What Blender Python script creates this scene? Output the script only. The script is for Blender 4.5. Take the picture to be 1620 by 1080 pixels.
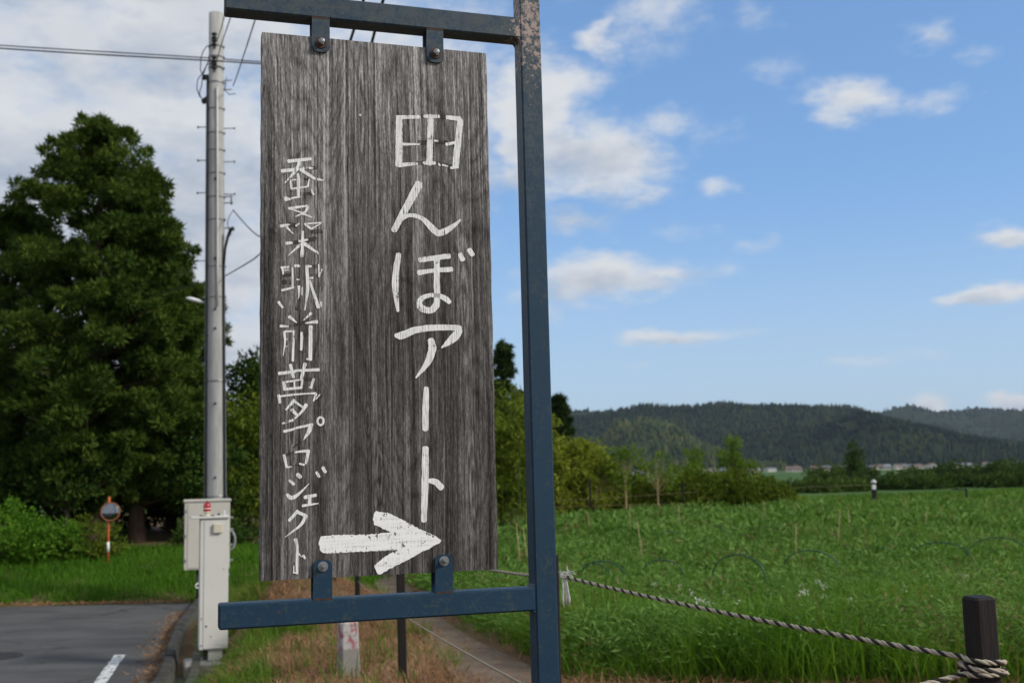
import bpy, math, random
import numpy as np
from mathutils import Matrix, Vector

# ------------------------------------------------------------------ scene, camera, sky, sun, exposure
scene = bpy.context.scene
for o in list(bpy.data.objects):
    bpy.data.objects.remove(o)
COL = scene.collection
R = math.radians

EYE = 1.6
cam_data = bpy.data.cameras.new('camera')
cam_data.sensor_width = 36.0
cam_data.lens = 38.84
cam_data.clip_start = 0.05
cam_data.clip_end = 20000
cam_data.dof.use_dof = True
cam_data.dof.focus_distance = 2.45
cam_data.dof.aperture_fstop = 7.0
cam = bpy.data.objects.new('camera', cam_data)
COL.objects.link(cam)
_p, _r = math.atan(202 / 1748), R(1.2)
_u0 = Vector((0, -math.sin(_p), math.cos(_p)))
_fw = Vector((0, math.cos(_p), math.sin(_p)))
_right = Vector((1, 0, 0)) * math.cos(_r) - _u0 * math.sin(_r)
_up = Vector((1, 0, 0)) * math.sin(_r) + _u0 * math.cos(_r)
cam.matrix_world = Matrix(((_right.x, _up.x, -_fw.x, 0), (_right.y, _up.y, -_fw.y, 0),
                           (_right.z, _up.z, -_fw.z, EYE), (0, 0, 0, 1)))
scene.camera = cam

SUN_AZ, SUN_EL = R(112), R(33)          # azimuth from +Y towards +X
world = bpy.data.worlds.new('World')
scene.world = world
world.use_nodes = True
SKY_STRENGTH = 0.15


class Nodes:
    """small helper for building node trees"""
    def __init__(self, tree):
        self.t = tree

    def n(self, kind, **kw):
        nd = self.t.nodes.new(kind)
        for k, v in kw.items():
            setattr(nd, k, v)
        return nd

    def put(self, sock, v):
        if hasattr(v, 'is_output') or isinstance(v, bpy.types.NodeSocket):
            self.t.links.new(v, sock)
        elif isinstance(v, (tuple, list)) and hasattr(sock, 'default_value') and hasattr(sock.default_value, '__len__'):
            n = len(sock.default_value)
            v = tuple(v) + (1.0,) * (n - len(v)) if len(v) < n else tuple(v)[:n]
            sock.default_value = v
        else:
            sock.default_value = v

    def math(self, op, a, b=None, c=None, clamp=False):
        nd = self.n('ShaderNodeMath', operation=op, use_clamp=clamp)
        self.put(nd.inputs[0], a)
        if b is not None:
            self.put(nd.inputs[1], b)
        if c is not None:
            self.put(nd.inputs[2], c)
        return nd.outputs[0]

    def vec(self, op, a, b=None, out=0):
        nd = self.n('ShaderNodeVectorMath', operation=op)
        self.put(nd.inputs[0], a)
        if b is not None:
            self.put(nd.inputs[1], b)
        return nd.outputs[out]

    def noise(self, vec, scale, detail=4, rough=0.5, dist=0.0, out='Fac'):
        nd = self.n('ShaderNodeTexNoise')
        self.put(nd.inputs['Vector'], vec)
        nd.inputs['Scale'].default_value = scale
        nd.inputs['Detail'].default_value = detail
        nd.inputs['Roughness'].default_value = rough
        nd.inputs['Distortion'].default_value = dist
        return nd.outputs[out]

    def ramp(self, fac, stops, interp='LINEAR'):
        nd = self.n('ShaderNodeValToRGB')
        cr = nd.color_ramp
        cr.interpolation = interp
        while len(cr.elements) < len(stops):
            cr.elements.new(0.5)
        for e, (pos, c) in zip(cr.elements, stops):
            e.position = pos
            e.color = (c, c, c, 1) if not hasattr(c, '__len__') else tuple(c) + (1,)
        self.put(nd.inputs['Fac'], fac)
        return nd.outputs['Color']

    def mix(self, fac, a, b, blend='MIX'):
        nd = self.n('ShaderNodeMix', data_type='RGBA', blend_type=blend)
        self.put(nd.inputs[0], fac)
        self.put(nd.inputs[6], a)
        self.put(nd.inputs[7], b)
        return nd.outputs[2]

    def smooth(self, x, lo, hi):
        nd = self.n('ShaderNodeMapRange', interpolation_type='SMOOTHSTEP')
        self.put(nd.inputs[0], x)
        self.put(nd.inputs[1], lo)
        self.put(nd.inputs[2], hi)
        return nd.outputs[0]

    def mapping(self, vec, scale=(1, 1, 1), loc=(0, 0, 0), rot=(0, 0, 0)):
        nd = self.n('ShaderNodeMapping')
        self.put(nd.inputs['Vector'], vec)
        nd.inputs['Scale'].default_value = scale
        nd.inputs['Location'].default_value = loc
        nd.inputs['Rotation'].default_value = rot
        return nd.outputs[0]


# individual cumulus banks: azimuth, elevation, half width, half height (degrees), weight
CLOUDS = [(4.2, 15.9, 4.1, 2.05, 0.97), (1.6, 17.6, 2.75, 4.16, 0.97), (5.3, 21.6, 1.0, 1.3, 0.68), (8.2, 22.4, 3.25, 2.34, 0.58),
          (17.9, 17.9, 2.3, 1.25, 0.92), (21.7, 20.1, 1.62, 0.91, 0.6), (24.0, 19.0, 1.62, 0.65, 0.44), (10.4, 14.1, 1.5, 0.75, 0.64),
          (8.6, 17.4, 2.5, 1.3, 0.53), (3.1, 12.6, 2.88, 1.04, 0.73), (5.5, 9.7, 5.38, 1.17, 0.92), (2.0, 9.2, 2.88, 1.69, 0.78),
          (8.8, 6.7, 4.5, 0.45, 0.64), (24.8, 10.3, 1.9, 0.55, 0.89), (23.5, 7.7, 2.6, 0.42, 0.87), (20.6, 2.6, 1.38, 0.78, 1.02),
          (24.2, 2.5, 0.75, 0.65, 0.97), (14.1, 11.2, 1.62, 0.65, 0.48), (12.8, 22.4, 1.62, 1.04, 0.44), (-7.0, 19.0, 8.5, 7.5, 0.87),
          (-15.2, 7.3, 4.88, 1.69, 0.53), (11.0, 16.6, 3.4, 1.2, 0.42), (9.5, 11.8, 3.4, 0.8, 0.4), (6.5, 5.2, 3.5, 0.35, 0.46),
          (18.5, 5.0, 4.5, 0.35, 0.4), (13.5, 19.6, 2.6, 0.9, 0.4), (21.5, 17.2, 2.6, 0.8, 0.38), (7.0, 13.9, 1.6, 0.9, 0.46)]


def cloud_group():
    g = bpy.data.node_groups.new('cloud_cover', 'ShaderNodeTree')
    g.interface.new_socket('Direction', in_out='INPUT', socket_type='NodeSocketVector')
    g.interface.new_socket('Cover', in_out='OUTPUT', socket_type='NodeSocketFloat')
    g.interface.new_socket('Shade', in_out='OUTPUT', socket_type='NodeSocketFloat')
    N = Nodes(g)
    gi, go = N.n('NodeGroupInput'), N.n('NodeGroupOutput')
    d = N.vec('NORMALIZE', gi.outputs[0])
    sx = N.n('ShaderNodeSeparateXYZ')
    N.put(sx.inputs[0], d)
    x, y, z = sx.outputs
    el = N.math('DEGREES', N.math('ARCSINE', z))
    az = N.math('DEGREES', N.math('ARCTAN2', x, y))
    ae = N.n('ShaderNodeCombineXYZ')
    N.put(ae.inputs[0], az)
    N.put(ae.inputs[1], el)
    ae = ae.outputs[0]
    warp = N.noise(N.mapping(d, (1, 1, 2.2)), 14, 3, 0.6, out='Color')
    ae = N.vec('ADD', ae, N.vec('MULTIPLY', N.vec('SUBTRACT', warp, (0.5, 0.5, 0.5)), (5.0, 1.8, 0)))
    tot = lit_ = None
    for a, e, rx, ry, s in CLOUDS:
        qn = N.n('ShaderNodeVectorMath', operation='MULTIPLY_ADD')
        N.put(qn.inputs[0], ae)
        N.put(qn.inputs[1], (1 / rx, 1 / ry, 0))
        N.put(qn.inputs[2], (-a / rx, -e / ry, 0))
        q = qn.outputs[0]
        dd = N.vec('DOT_PRODUCT', q, q, out=1)
        v = N.math('EXPONENT', N.math('MULTIPLY_ADD', dd, -0.8, math.log(s)))
        nd = N.n('ShaderNodeVectorMath', operation='MULTIPLY_ADD')
        N.put(nd.inputs[0], q)
        N.put(nd.inputs[1], v)
        N.put(nd.inputs[2], lit_ if lit_ is not None else (0, 0, 0))
        lit_ = nd.outputs[0]
        tot = v if tot is None else N.math('MAXIMUM', tot, v)
    # overall cover: thicker towards the left (west), added behind camera to brighten the sign
    side = N.smooth(x, 0.03, -0.26)
    high = N.smooth(el, 4.0, 30.0)
    base = N.math('MAXIMUM', N.math('MULTIPLY', side, 0.84), N.math('MULTIPLY', N.smooth(y, 0.72, 0.1), 0.78))
    tot = N.math('MAXIMUM', tot, base)
    den = N.math('ADD', N.math('MAXIMUM', z, 0.0), 0.16)
    cb = N.n('ShaderNodeCombineXYZ')
    for i in range(3):
        N.put(cb.inputs[i], den)
    proj = N.vec('DIVIDE', d, cb.outputs[0])
    f1 = N.noise(proj, 2.3, 6, 0.62, 0.25)
    f2 = N.noise(N.mapping(d, (1, 1, 1.9), (3.1, 1.7, 0.4)), 13, 6, 0.64)
    f2b = N.noise(N.mapping(N.vec('ADD', d, (0.012, 0, 0.02)), (1, 1, 1.9), (3.1, 1.7, 0.4)), 13, 3, 0.6)
    f = N.math('ADD', N.math('MULTIPLY', N.math('SUBTRACT', f1, 0.5), 0.75), N.math('MULTIPLY', N.math('SUBTRACT', f2, 0.5), 1.05))
    N.put(go.inputs[0], N.math('ADD', tot, f))
    sl = N.n('ShaderNodeSeparateXYZ')
    N.put(sl.inputs[0], lit_)
    # undersides (low in their bank, more cloud above) are in shade
    N.put(go.inputs[1], N.math('SUBTRACT', N.math('MULTIPLY', N.math('SUBTRACT', f2b, f2), 2.2), N.math('MULTIPLY', sl.outputs[1], 0.75)))
    return g


def build_world():
    nt = world.node_tree
    nt.nodes.clear()
    N = Nodes(nt)
    out, bg = N.n('ShaderNodeOutputWorld'), N.n('ShaderNodeBackground')
    sky = N.n('ShaderNodeTexSky', sky_type='NISHITA')
    sky.sun_disc = False
    sky.sun_elevation = SUN_EL
    sky.sun_rotation = SUN_AZ
    sky.altitude = 200
    sky.air_density = 1.0
    sky.dust_density = 0.35
    sky.ozone_density = 2.0
    tc = N.n('ShaderNodeTexCoord').outputs['Generated']
    grp = cloud_group()
    a = N.n('ShaderNodeGroup', node_tree=grp)
    N.put(a.inputs[0], tc)
    ca, shade = a.outputs[0], a.outputs[1]
    fac = N.smooth(ca, 0.24, 0.88)
    # thick parts with more cloud above them are grey, tops and thin edges are white
    thick = N.smooth(ca, 0.62, 1.25)
    grey = N.math('ADD', N.math('MULTIPLY', thick, 0.55), N.math('MULTIPLY', shade, 0.9), clamp=True)
    # the bank overhead and to the left is thick enough to be grey throughout
    sx = N.n('ShaderNodeSeparateXYZ')
    N.put(sx.inputs[0], tc)
    bank = N.smooth(sx.outputs[0], 0.02, -0.25)
    grey = N.math('ADD', grey, N.math('MULTIPLY', bank, N.math('SUBTRACT', N.noise(N.mapping(tc, (1, 1, 2.6)), 7, 3, 0.55), 0.34)), clamp=True)
    col = N.mix(grey, (3.2, 3.3, 3.45), (1.5, 1.82, 2.35))
    gm = N.n('ShaderNodeGamma')
    N.put(gm.inputs[0], sky.outputs[0])
    gm.inputs[1].default_value = 0.58
    clear = N.mix(1.0, gm.outputs[0], (0.70, 1.03, 1.44), 'MULTIPLY')
    # pale haze low over the horizon, all the way round
    veil = N.math('MULTIPLY', N.smooth(sx.outputs[2], 0.26, 0.0), 0.55)
    clear = N.mix(veil, clear, (2.6, 3.0, 3.4))
    mixed = N.mix(fac, clear, col)
    N.put(bg.inputs[0], mixed)
    bg.inputs[1].default_value = SKY_STRENGTH
    nt.links.new(bg.outputs[0], out.inputs[0])


build_world()
world.cycles.sampling_method = 'MANUAL'
world.cycles.sample_map_resolution = 256
sun_data = bpy.data.lights.new('sun', 'SUN')
sun_data.energy = 1.9
sun_data.angle = R(10)
sun_data.color = (1.0, 0.95, 0.86)
sun = bpy.data.objects.new('sun', sun_data)
_sd = Vector((math.sin(SUN_AZ) * math.cos(SUN_EL), math.cos(SUN_AZ) * math.cos(SUN_EL), math.sin(SUN_EL)))
sun.rotation_euler = _sd.to_track_quat('Z', 'Y').to_euler()
COL.objects.link(sun)

vs = scene.view_settings
vs.view_transform = 'Standard'
vs.look = 'None'
vs.exposure = 0.6
vs.gamma = 1.0
vs.use_curve_mapping = False
scene.render.engine = 'CYCLES'
scene.cycles.max_bounces = 4
scene.cycles.diffuse_bounces = 2
scene.cycles.glossy_bounces = 2
scene.cycles.transmission_bounces = 2
scene.cycles.transparent_max_bounces = 4
scene.cycles.volume_bounces = 0
scene.cycles.use_denoising = True

# ------------------------------------------------------------------ helpers
random.seed(7)


def tag(o, label=None, cat=None, group=None, kind=None):
    for k, v in (('label', label), ('category', cat), ('group', group), ('kind', kind)):
        if v:
            o[k] = v
    return o


def empty(name, loc=(0, 0, 0), rot=(0, 0, 0), parent=None):
    o = bpy.data.objects.new(name, None)
    o.empty_display_size = 0.1
    o.location = loc
    o.rotation_euler = rot
    o.parent = parent
    COL.objects.link(o)
    return o


def link(name, mesh, mat=None, parent=None):
    o = bpy.data.objects.new(name, mesh)
    if mat is not None and len(mesh.materials) == 0:
        mesh.materials.append(mat)
    o.parent = parent
    COL.objects.link(o)
    return o


def fast_mesh(name, V, polys, smooth=False):
    """polys: list of integer arrays, each (n, k)"""
    me = bpy.data.meshes.new(name)
    V = np.asarray(V, dtype=np.float32)
    me.vertices.add(len(V))
    me.vertices.foreach_set('co', V.ravel())
    polys = [np.asarray(p, dtype=np.int32) for p in polys if len(p)]
    loops = np.concatenate([p.ravel() for p in polys])
    sizes = np.concatenate([np.full(len(p), p.shape[1], np.int32) for p in polys])
    starts = np.concatenate([[0], np.cumsum(sizes)[:-1]]).astype(np.int32)
    me.loops.add(len(loops))
    me.loops.foreach_set('vertex_index', loops)
    me.polygons.add(len(sizes))
    me.polygons.foreach_set('loop_start', starts)
    me.polygons.foreach_set('loop_total', sizes)
    me.polygons.foreach_set('use_smooth', np.full(len(sizes), smooth))
    me.update(calc_edges=True)
    me.validate()
    return me


class MB:
    """collects simple shapes into one mesh"""
    def __init__(self):
        self.v, self.f, self.s = [], [], []

    def _add(self, vs, fs, smooth=False):
        k = len(self.v)
        self.v += [tuple(p) for p in vs]
        self.f += [tuple(i + k for i in f) for f in fs]
        self.s += [smooth] * len(fs)

    def box(self, lo, hi, bevel=0.0):
        (x0, y0, z0), (x1, y1, z1) = lo, hi
        if bevel <= 0:
            vs = [(x, y, z) for z in (z0, z1) for y in (y0, y1) for x in (x0, x1)]
            self._add(vs, [(0, 2, 3, 1), (4, 5, 7, 6), (0, 1, 5, 4), (2, 6, 7, 3), (0, 4, 6, 2), (1, 3, 7, 5)])
            return self
        b = bevel
        pts, idx = [], {}
        for ix, x in enumerate((x0, x1)):
            for iy, y in enumerate((y0, y1)):
                for iz, z in enumerate((z0, z1)):
                    sx, sy, sz = (1 if ix == 0 else -1), (1 if iy == 0 else -1), (1 if iz == 0 else -1)
                    idx[(ix, iy, iz, 0)] = len(pts); pts.append((x, y + sy * b, z + sz * b))
                    idx[(ix, iy, iz, 1)] = len(pts); pts.append((x + sx * b, y, z + sz * b))
                    idx[(ix, iy, iz, 2)] = len(pts); pts.append((x + sx * b, y + sy * b, z))
        fs = []
        g = lambda a, ax: idx[(a[0], a[1], a[2], ax)]
        for ax in range(3):
            o1, o2 = [k for k in range(3) if k != ax]
            for s in (0, 1):
                ring = []
                for p, q in ((0, 0), (1, 0), (1, 1), (0, 1)):
                    a = [0, 0, 0]; a[ax] = s; a[o1] = p; a[o2] = q
                    ring.append(g(a, ax))
                if (s == 1) == (ax == 1):
                    ring.reverse()
                fs.append(tuple(ring))
        for ax in range(3):                      # edges along axis ax
            o1, o2 = [k for k in range(3) if k != ax]
            for p in (0, 1):
                for q in (0, 1):
                    a0 = [0, 0, 0]; a0[o1] = p; a0[o2] = q
                    a1 = list(a0); a1[ax] = 1
                    ring = [g(a0, o1), g(a1, o1), g(a1, o2), g(a0, o2)]
                    fs.append(tuple(ring))
        for ix in (0, 1):
            for iy in (0, 1):
                for iz in (0, 1):
                    fs.append((g((ix, iy, iz), 0), g((ix, iy, iz), 1), g((ix, iy, iz), 2)))
        self._add(pts, fs)
        return self

    def tube(self, pts, radii, sides=10, cap=True, smooth=True):
        pts = [Vector(p) for p in pts]
        if not hasattr(radii, '__len__'):
            radii = [radii] * len(pts)
        rings, vs = [], []
        prev = None
        for i, p in enumerate(pts):
            t = (pts[min(i + 1, len(pts) - 1)] - pts[max(i - 1, 0)])
            t.normalize()
            ref = prev if prev is not None else (Vector((1, 0, 0)) if abs(t.x) < 0.9 else Vector((0, 1, 0)))
            a = (ref - t * ref.dot(t)).normalized()
            prev = a
            b = t.cross(a)
            rings.append(len(vs))
            for k in range(sides):
                an = 2 * math.pi * k / sides
                vs.append(p + (a * math.cos(an) + b * math.sin(an)) * radii[i])
        fs = []
        for i in range(len(pts) - 1):
            for k in range(sides):
                k2 = (k + 1) % sides
                fs.append((rings[i] + k, rings[i] + k2, rings[i + 1] + k2, rings[i + 1] + k))
        self._add(vs, fs, smooth)
        if cap:
            n = len(self.v) - len(vs)
            self.f.append(tuple(n + k for k in reversed(range(sides)))); self.s.append(False)
            self.f.append(tuple(n + rings[-1] + k for k in range(sides))); self.s.append(False)
        return self

    def lathe(self, profile, axis='z', origin=(0, 0, 0), sides=24, smooth=True):
        vs, fs = [], []
        for r, h in profile:
            for k in range(sides):
                a = 2 * math.pi * k / sides
                c, s = r * math.cos(a), r * math.sin(a)
                p = {'z': (c, s, h), 'y': (c, h, s), 'x': (h, c, s)}[axis]
                vs.append((p[0] + origin[0], p[1] + origin[1], p[2] + origin[2]))
        for i in range(len(profile) - 1):
            for k in range(sides):
                k2 = (k + 1) % sides
                fs.append((i * sides + k, i * sides + k2, (i + 1) * sides + k2, (i + 1) * sides + k))
        self._add(vs, fs, smooth)
        return self

    def prism(self, outline, y0, y1):
        """outline of (x, z) points extruded along y"""
        n = len(outline)
        vs = [(x, y0, z) for x, z in outline] + [(x, y1, z) for x, z in outline]
        fs = [tuple(range(n)), tuple(range(2 * n - 1, n - 1, -1))]
        fs += [(i, n + i, n + (i + 1) % n, (i + 1) % n) for i in range(n)]
        self._add(vs, fs)
        return self

    def mesh(self, name):
        me = bpy.data.meshes.new(name)
        me.from_pydata(self.v, [], self.f)
        me.polygons.foreach_set('use_smooth', self.s)
        me.update()
        import bmesh
        bm = bmesh.new()
        bm.from_mesh(me)
        bmesh.ops.recalc_face_normals(bm, faces=bm.faces)
        bm.to_mesh(me)
        bm.free()
        return me

    def build(self, name, mat, parent=None):
        return link(name, self.mesh(name), mat, parent)


# ------------------------------------------------------------------ materials
MATS = {}


def material(name):
    m = bpy.data.materials.new(name)
    m.use_nodes = True
    nt = m.node_tree
    nt.nodes.clear()
    N = Nodes(nt)
    out = N.n('ShaderNodeOutputMaterial')
    b = N.n('ShaderNodeBsdfPrincipled')
    nt.links.new(b.outputs[0], out.inputs[0])
    MATS[name] = m
    return m, N, b, out


def bump(N, bsdf, h, strength=0.3, dist=0.01):
    bp = N.n('ShaderNodeBump')
    bp.inputs['Strength'].default_value = strength
    bp.inputs['Distance'].default_value = dist
    N.put(bp.inputs['Height'], h)
    N.put(bsdf.inputs['Normal'], bp.outputs[0])


def simple(name, c1, c2=None, scale=8, rough=0.7, spec=0.3, metal=0.0, bmp=0.0, coords='Object', detail=5, stretch=(1, 1, 1)):
    m, N, b, out = material(name)
    tc = N.n('ShaderNodeTexCoord').outputs[coords]
    if stretch != (1, 1, 1):
        tc = N.mapping(tc, stretch)
    f = N.noise(tc, scale, detail, 0.6)
    c2 = c2 or tuple(c * 0.75 for c in c1)
    N.put(b.inputs['Base Color'], N.ramp(f, [(0.3, c1), (0.72, c2)]))
    b.inputs['Roughness'].default_value = rough
    b.inputs['Specular IOR Level'].default_value = spec
    b.inputs['Metallic'].default_value = metal
    if bmp:
        bump(N, b, N.noise(tc, scale * 3, 6, 0.65), bmp, 0.01)
    return m


def foliage(name, dark, mid, light, transl=0.3, clump=0.9, rough=0.6, spec=0.08, dead=None, dead_amt=0.0):
    """leaf material: hue varies leaf by leaf and softly over clumps"""
    m, N, b, out = material(name)
    geo = N.n('ShaderNodeNewGeometry')
    pos = geo.outputs['Position']
    rnd = geo.outputs['Random Per Island']
    cl = N.noise(pos, clump, 3, 0.6)
    f = N.math('ADD', N.math('MULTIPLY', rnd, 0.55), N.math('MULTIPLY', N.math('SUBTRACT', cl, 0.5), 1.2))
    f = N.math('ADD', f, 0.22)
    col = N.ramp(f, [(0.08, dark), (0.5, mid), (0.95, light)])
    if dead:
        dm = N.noise(pos, clump * 0.8, 4, 0.6)
        k = N.math('GREATER_THAN', N.math('ADD', N.math('MULTIPLY', N.math('FRACT', N.math('MULTIPLY', rnd, 17.3)), 0.6), dm), 1.15 - dead_amt)
        col = N.mix(k, col, dead)
    N.put(b.inputs['Base Color'], col)
    b.inputs['Roughness'].default_value = rough
    b.inputs['Specular IOR Level'].default_value = spec
    if transl:
        tr = N.n('ShaderNodeBsdfTranslucent')
        N.put(tr.inputs[0], N.mix(1.0, col, (1.25, 1.25, 0.6), 'MULTIPLY'))
        ms = N.n('ShaderNodeMixShader')
        ms.inputs[0].default_value = transl
        N.t.links.new(b.outputs[0], ms.inputs[1])
        N.t.links.new(tr.outputs[0], ms.inputs[2])
        N.t.links.new(ms.outputs[0], out.inputs[0])
    return m


def mat_wood():
    m, N, b, out = material('weathered_wood')
    tc = N.n('ShaderNodeTexCoord').outputs['Object']
    oi = N.n('ShaderNodeObjectInfo')
    off = N.vec('MULTIPLY', oi.outputs['Random'], (7.3, 3.1, 11.7))
    p = N.vec('ADD', tc, off)
    # slow wander of the grain plus cathedral figure
    wander = N.noise(N.mapping(p, (5, 5, 1.1)), 1.6, 3, 0.5, out='Color')
    pw = N.vec('ADD', p, N.vec('MULTIPLY', N.vec('SUBTRACT', wander, (0.5, 0.5, 0.5)), (0.016, 0, 0)))
    fig = N.noise(N.mapping(pw, (7.0, 1, 1.15)), 1.0, 1, 0.5)
    rings = N.math('FRACT', N.math('MULTIPLY', fig, 21.0))
    rings = N.math('POWER', N.math('ABSOLUTE', N.math('SUBTRACT', N.math('MULTIPLY', rings, 2.0), 1.0)), 3.0)
    broad = N.noise(N.mapping(pw, (30, 1, 0.6)), 1.0, 3, 0.55)
    mid = N.noise(N.mapping(pw, (170, 1, 5)), 1.0, 2, 0.6)
    fine = N.noise(N.mapping(pw, (460, 1, 42)), 1.0, 2, 0.6)
    vfine = N.noise(N.mapping(pw, (620, 1, 130)), 1.0, 1, 0.5)
    hair = N.noise(N.mapping(pw, (300, 1, 1.6)), 1.0, 1, 0.5)
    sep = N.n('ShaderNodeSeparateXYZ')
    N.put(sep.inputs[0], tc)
    # paler tone: strongest near the top end and in long streaks
    paler = N.math('ADD', N.smooth(sep.outputs[2], 0.05, 1.05), N.math('MULTIPLY', N.math('SUBTRACT', broad, 0.5), 1.5))
    paler = N.math('ADD', paler, N.math('MULTIPLY', N.math('SUBTRACT', N.noise(p, 4.5, 3, 0.6), 0.5), 0.8))
    t = N.math('ADD', N.math('ADD', N.math('MULTIPLY', fine, 0.36), N.math('MULTIPLY', vfine, 0.24)), 0.21)
    t = N.math('ADD', t, N.math('MULTIPLY', N.math('SUBTRACT', mid, 0.5), 0.23))
    t = N.math('SUBTRACT', t, N.math('MULTIPLY', N.smooth(hair, 0.40, 0.30), 0.11))
    t = N.math('ADD', t, N.math('MULTIPLY', N.smooth(hair, 0.60, 0.70), 0.10))
    t = N.math('SUBTRACT', t, N.math('MULTIPLY', rings, 0.08))
    # cathedral figure and small knots
    for (kx, kz, ka, kb) in ((-0.144, 0.356, 0.0075, 0.060), (-0.134, -0.051, 0.0065, 0.050), (-0.359, 0.096, 0.004, 0.022), (-0.368, 0.785, 0.0055, 0.075), (-0.335, -0.006, 0.006, 0.040), (-0.52, 0.10, 0.005, 0.05)):
        q = N.vec('MULTIPLY', N.vec('SUBTRACT', N.vec('ADD', tc, N.vec('MULTIPLY', N.vec('SUBTRACT', wander, (0.5, 0.5, 0.5)), (0.012, 0, 0.05))), (kx, 0, kz)), (1 / ka, 0, 1 / kb))
        dk = N.vec('LENGTH', q, out=1)
        wave = N.math('SINE', N.math('MULTIPLY', N.math('POWER', dk, 0.8), 7.5))
        t = N.math('ADD', t, N.math('MULTIPLY', N.math('MULTIPLY', wave, N.smooth(dk, 4.2, 0.6)), 0.075))
        t = N.math('SUBTRACT', t, N.math('MULTIPLY', N.smooth(dk, 0.55, 0.25), 0.05))
    bands = N.noise(N.mapping(pw, (75, 1, 0.35)), 1.0, 2, 0.5)
    t = N.math('ADD', t, N.math('MULTIPLY', N.math('SUBTRACT', bands, 0.5), 0.30))
    t = N.math('ADD', t, N.math('MULTIPLY', N.math('SUBTRACT', oi.outputs['Random'], 0.5), 0.05))
    t = N.math('ADD', t, N.math('MULTIPLY', N.math('SUBTRACT', broad, 0.5), 0.20))
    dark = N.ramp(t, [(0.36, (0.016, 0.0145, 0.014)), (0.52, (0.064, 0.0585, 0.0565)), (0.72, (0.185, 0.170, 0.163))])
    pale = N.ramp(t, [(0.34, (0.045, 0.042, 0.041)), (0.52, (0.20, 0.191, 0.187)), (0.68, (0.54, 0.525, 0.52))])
    col = N.mix(N.math('MULTIPLY', paler, 0.95, clamp=True), dark, pale)
    # narrow dark drying cracks
    cr = N.noise(N.mapping(pw, (70, 1, 0.55)), 1.0, 2, 0.5)
    ck = N.math('LESS_THAN', N.math('ABSOLUTE', N.math('SUBTRACT', cr, 0.505)), 0.0045)
    col = N.mix(N.math('MULTIPLY', ck, 0.65), col, (0.018, 0.016, 0.015))
    N.put(b.inputs['Base Color'], col)
    b.inputs['Roughness'].default_value = 0.88
    b.inputs['Specular IOR Level'].default_value = 0.18
    bump(N, b, N.math('SUBTRACT', t, N.math('MULTIPLY', ck, 0.6)), 0.55, 0.002)
    return m


def mat_paint():
    m, N, b, out = material('brushed_white_paint')
    tc = N.n('ShaderNodeTexCoord').outputs['Object']
    streak = N.noise(N.mapping(tc, (420, 1, 24)), 1.0, 4, 0.65)
    blot = N.noise(tc, 55, 4, 0.6)
    fine = N.noise(tc, 260, 3, 0.6)
    col = N.mix(N.smooth(streak, 0.34, 0.60), (0.46, 0.457, 0.45), (0.83, 0.828, 0.82))
    N.put(b.inputs['Base Color'], col)
    b.inputs['Roughness'].default_value = 0.6
    b.inputs['Specular IOR Level'].default_value = 0.3
    wear = N.math('ADD', N.math('MULTIPLY', streak, 0.45), N.math('MULTIPLY', blot, 0.55))
    wear = N.math('ADD', wear, N.math('MULTIPLY', N.math('SUBTRACT', fine, 0.5), 0.12))
    hole = N.smooth(wear, 0.44, 0.375)
    tr = N.n('ShaderNodeBsdfTransparent')
    ms = N.n('ShaderNodeMixShader')
    N.put(ms.inputs[0], N.math('MULTIPLY', hole, 0.85))
    N.t.links.new(b.outputs[0], ms.inputs[1])
    N.t.links.new(tr.outputs[0], ms.inputs[2])
    N.t.links.new(ms.outputs[0], out.inputs[0])
    bump(N, b, streak, 0.4, 0.001)
    return m


def mat_paint_rough():
    m, N, b, out = material('rough_white_paint')
    tc = N.n('ShaderNodeTexCoord').outputs['Object']
    h1 = N.noise(N.mapping(tc, (14, 1, 170)), 1.0, 3, 0.6)
    v1 = N.noise(N.mapping(tc, (480, 1, 40)), 1.0, 3, 0.65)
    blot = N.noise(tc, 62, 4, 0.65)
    speck = N.noise(tc, 300, 2, 0.6)
    mixd = N.math('ADD', N.math('MULTIPLY', h1, 0.5), N.math('MULTIPLY', v1, 0.5))
    N.put(b.inputs['Base Color'], N.mix(N.smooth(mixd, 0.34, 0.52), (0.50, 0.498, 0.495), (0.83, 0.828, 0.825)))
    b.inputs['Roughness'].default_value = 0.65
    b.inputs['Specular IOR Level'].default_value = 0.25
    wear = N.math('ADD', N.math('ADD', N.math('MULTIPLY', v1, 0.25), N.math('MULTIPLY', blot, 0.60)), N.math('MULTIPLY', speck, 0.15))
    ms, tr = N.n('ShaderNodeMixShader'), N.n('ShaderNodeBsdfTransparent')
    N.put(ms.inputs[0], N.math('MULTIPLY', N.smooth(wear, 0.432, 0.405), 0.95))
    N.t.links.new(b.outputs[0], ms.inputs[1])
    N.t.links.new(tr.outputs[0], ms.inputs[2])
    N.t.links.new(ms.outputs[0], out.inputs[0])
    bump(N, b, mixd, 0.4, 0.001)
    return m


def mat_ghost():
    m, N, b, out = material('bare_wood_where_paint_flaked')
    tc = N.n('ShaderNodeTexCoord').outputs['Object']
    f = N.noise(N.mapping(tc, (330, 1, 10)), 1.0, 4, 0.6)
    N.put(b.inputs['Base Color'], N.ramp(f, [(0.3, (0.020, 0.015, 0.013)), (0.75, (0.075, 0.06, 0.052))]))
    b.inputs['Roughness'].default_value = 0.85
    tr = N.n('ShaderNodeBsdfTransparent')
    ms = N.n('ShaderNodeMixShader')
    N.put(ms.inputs[0], N.math('ADD', N.math('MULTIPLY', N.smooth(N.noise(tc, 90, 4, 0.6), 0.55, 0.42), 0.5), 0.28))
    N.t.links.new(b.outputs[0], ms.inputs[1])
    N.t.links.new(tr.outputs[0], ms.inputs[2])
    N.t.links.new(ms.outputs[0], out.inputs[0])
    return m


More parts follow.
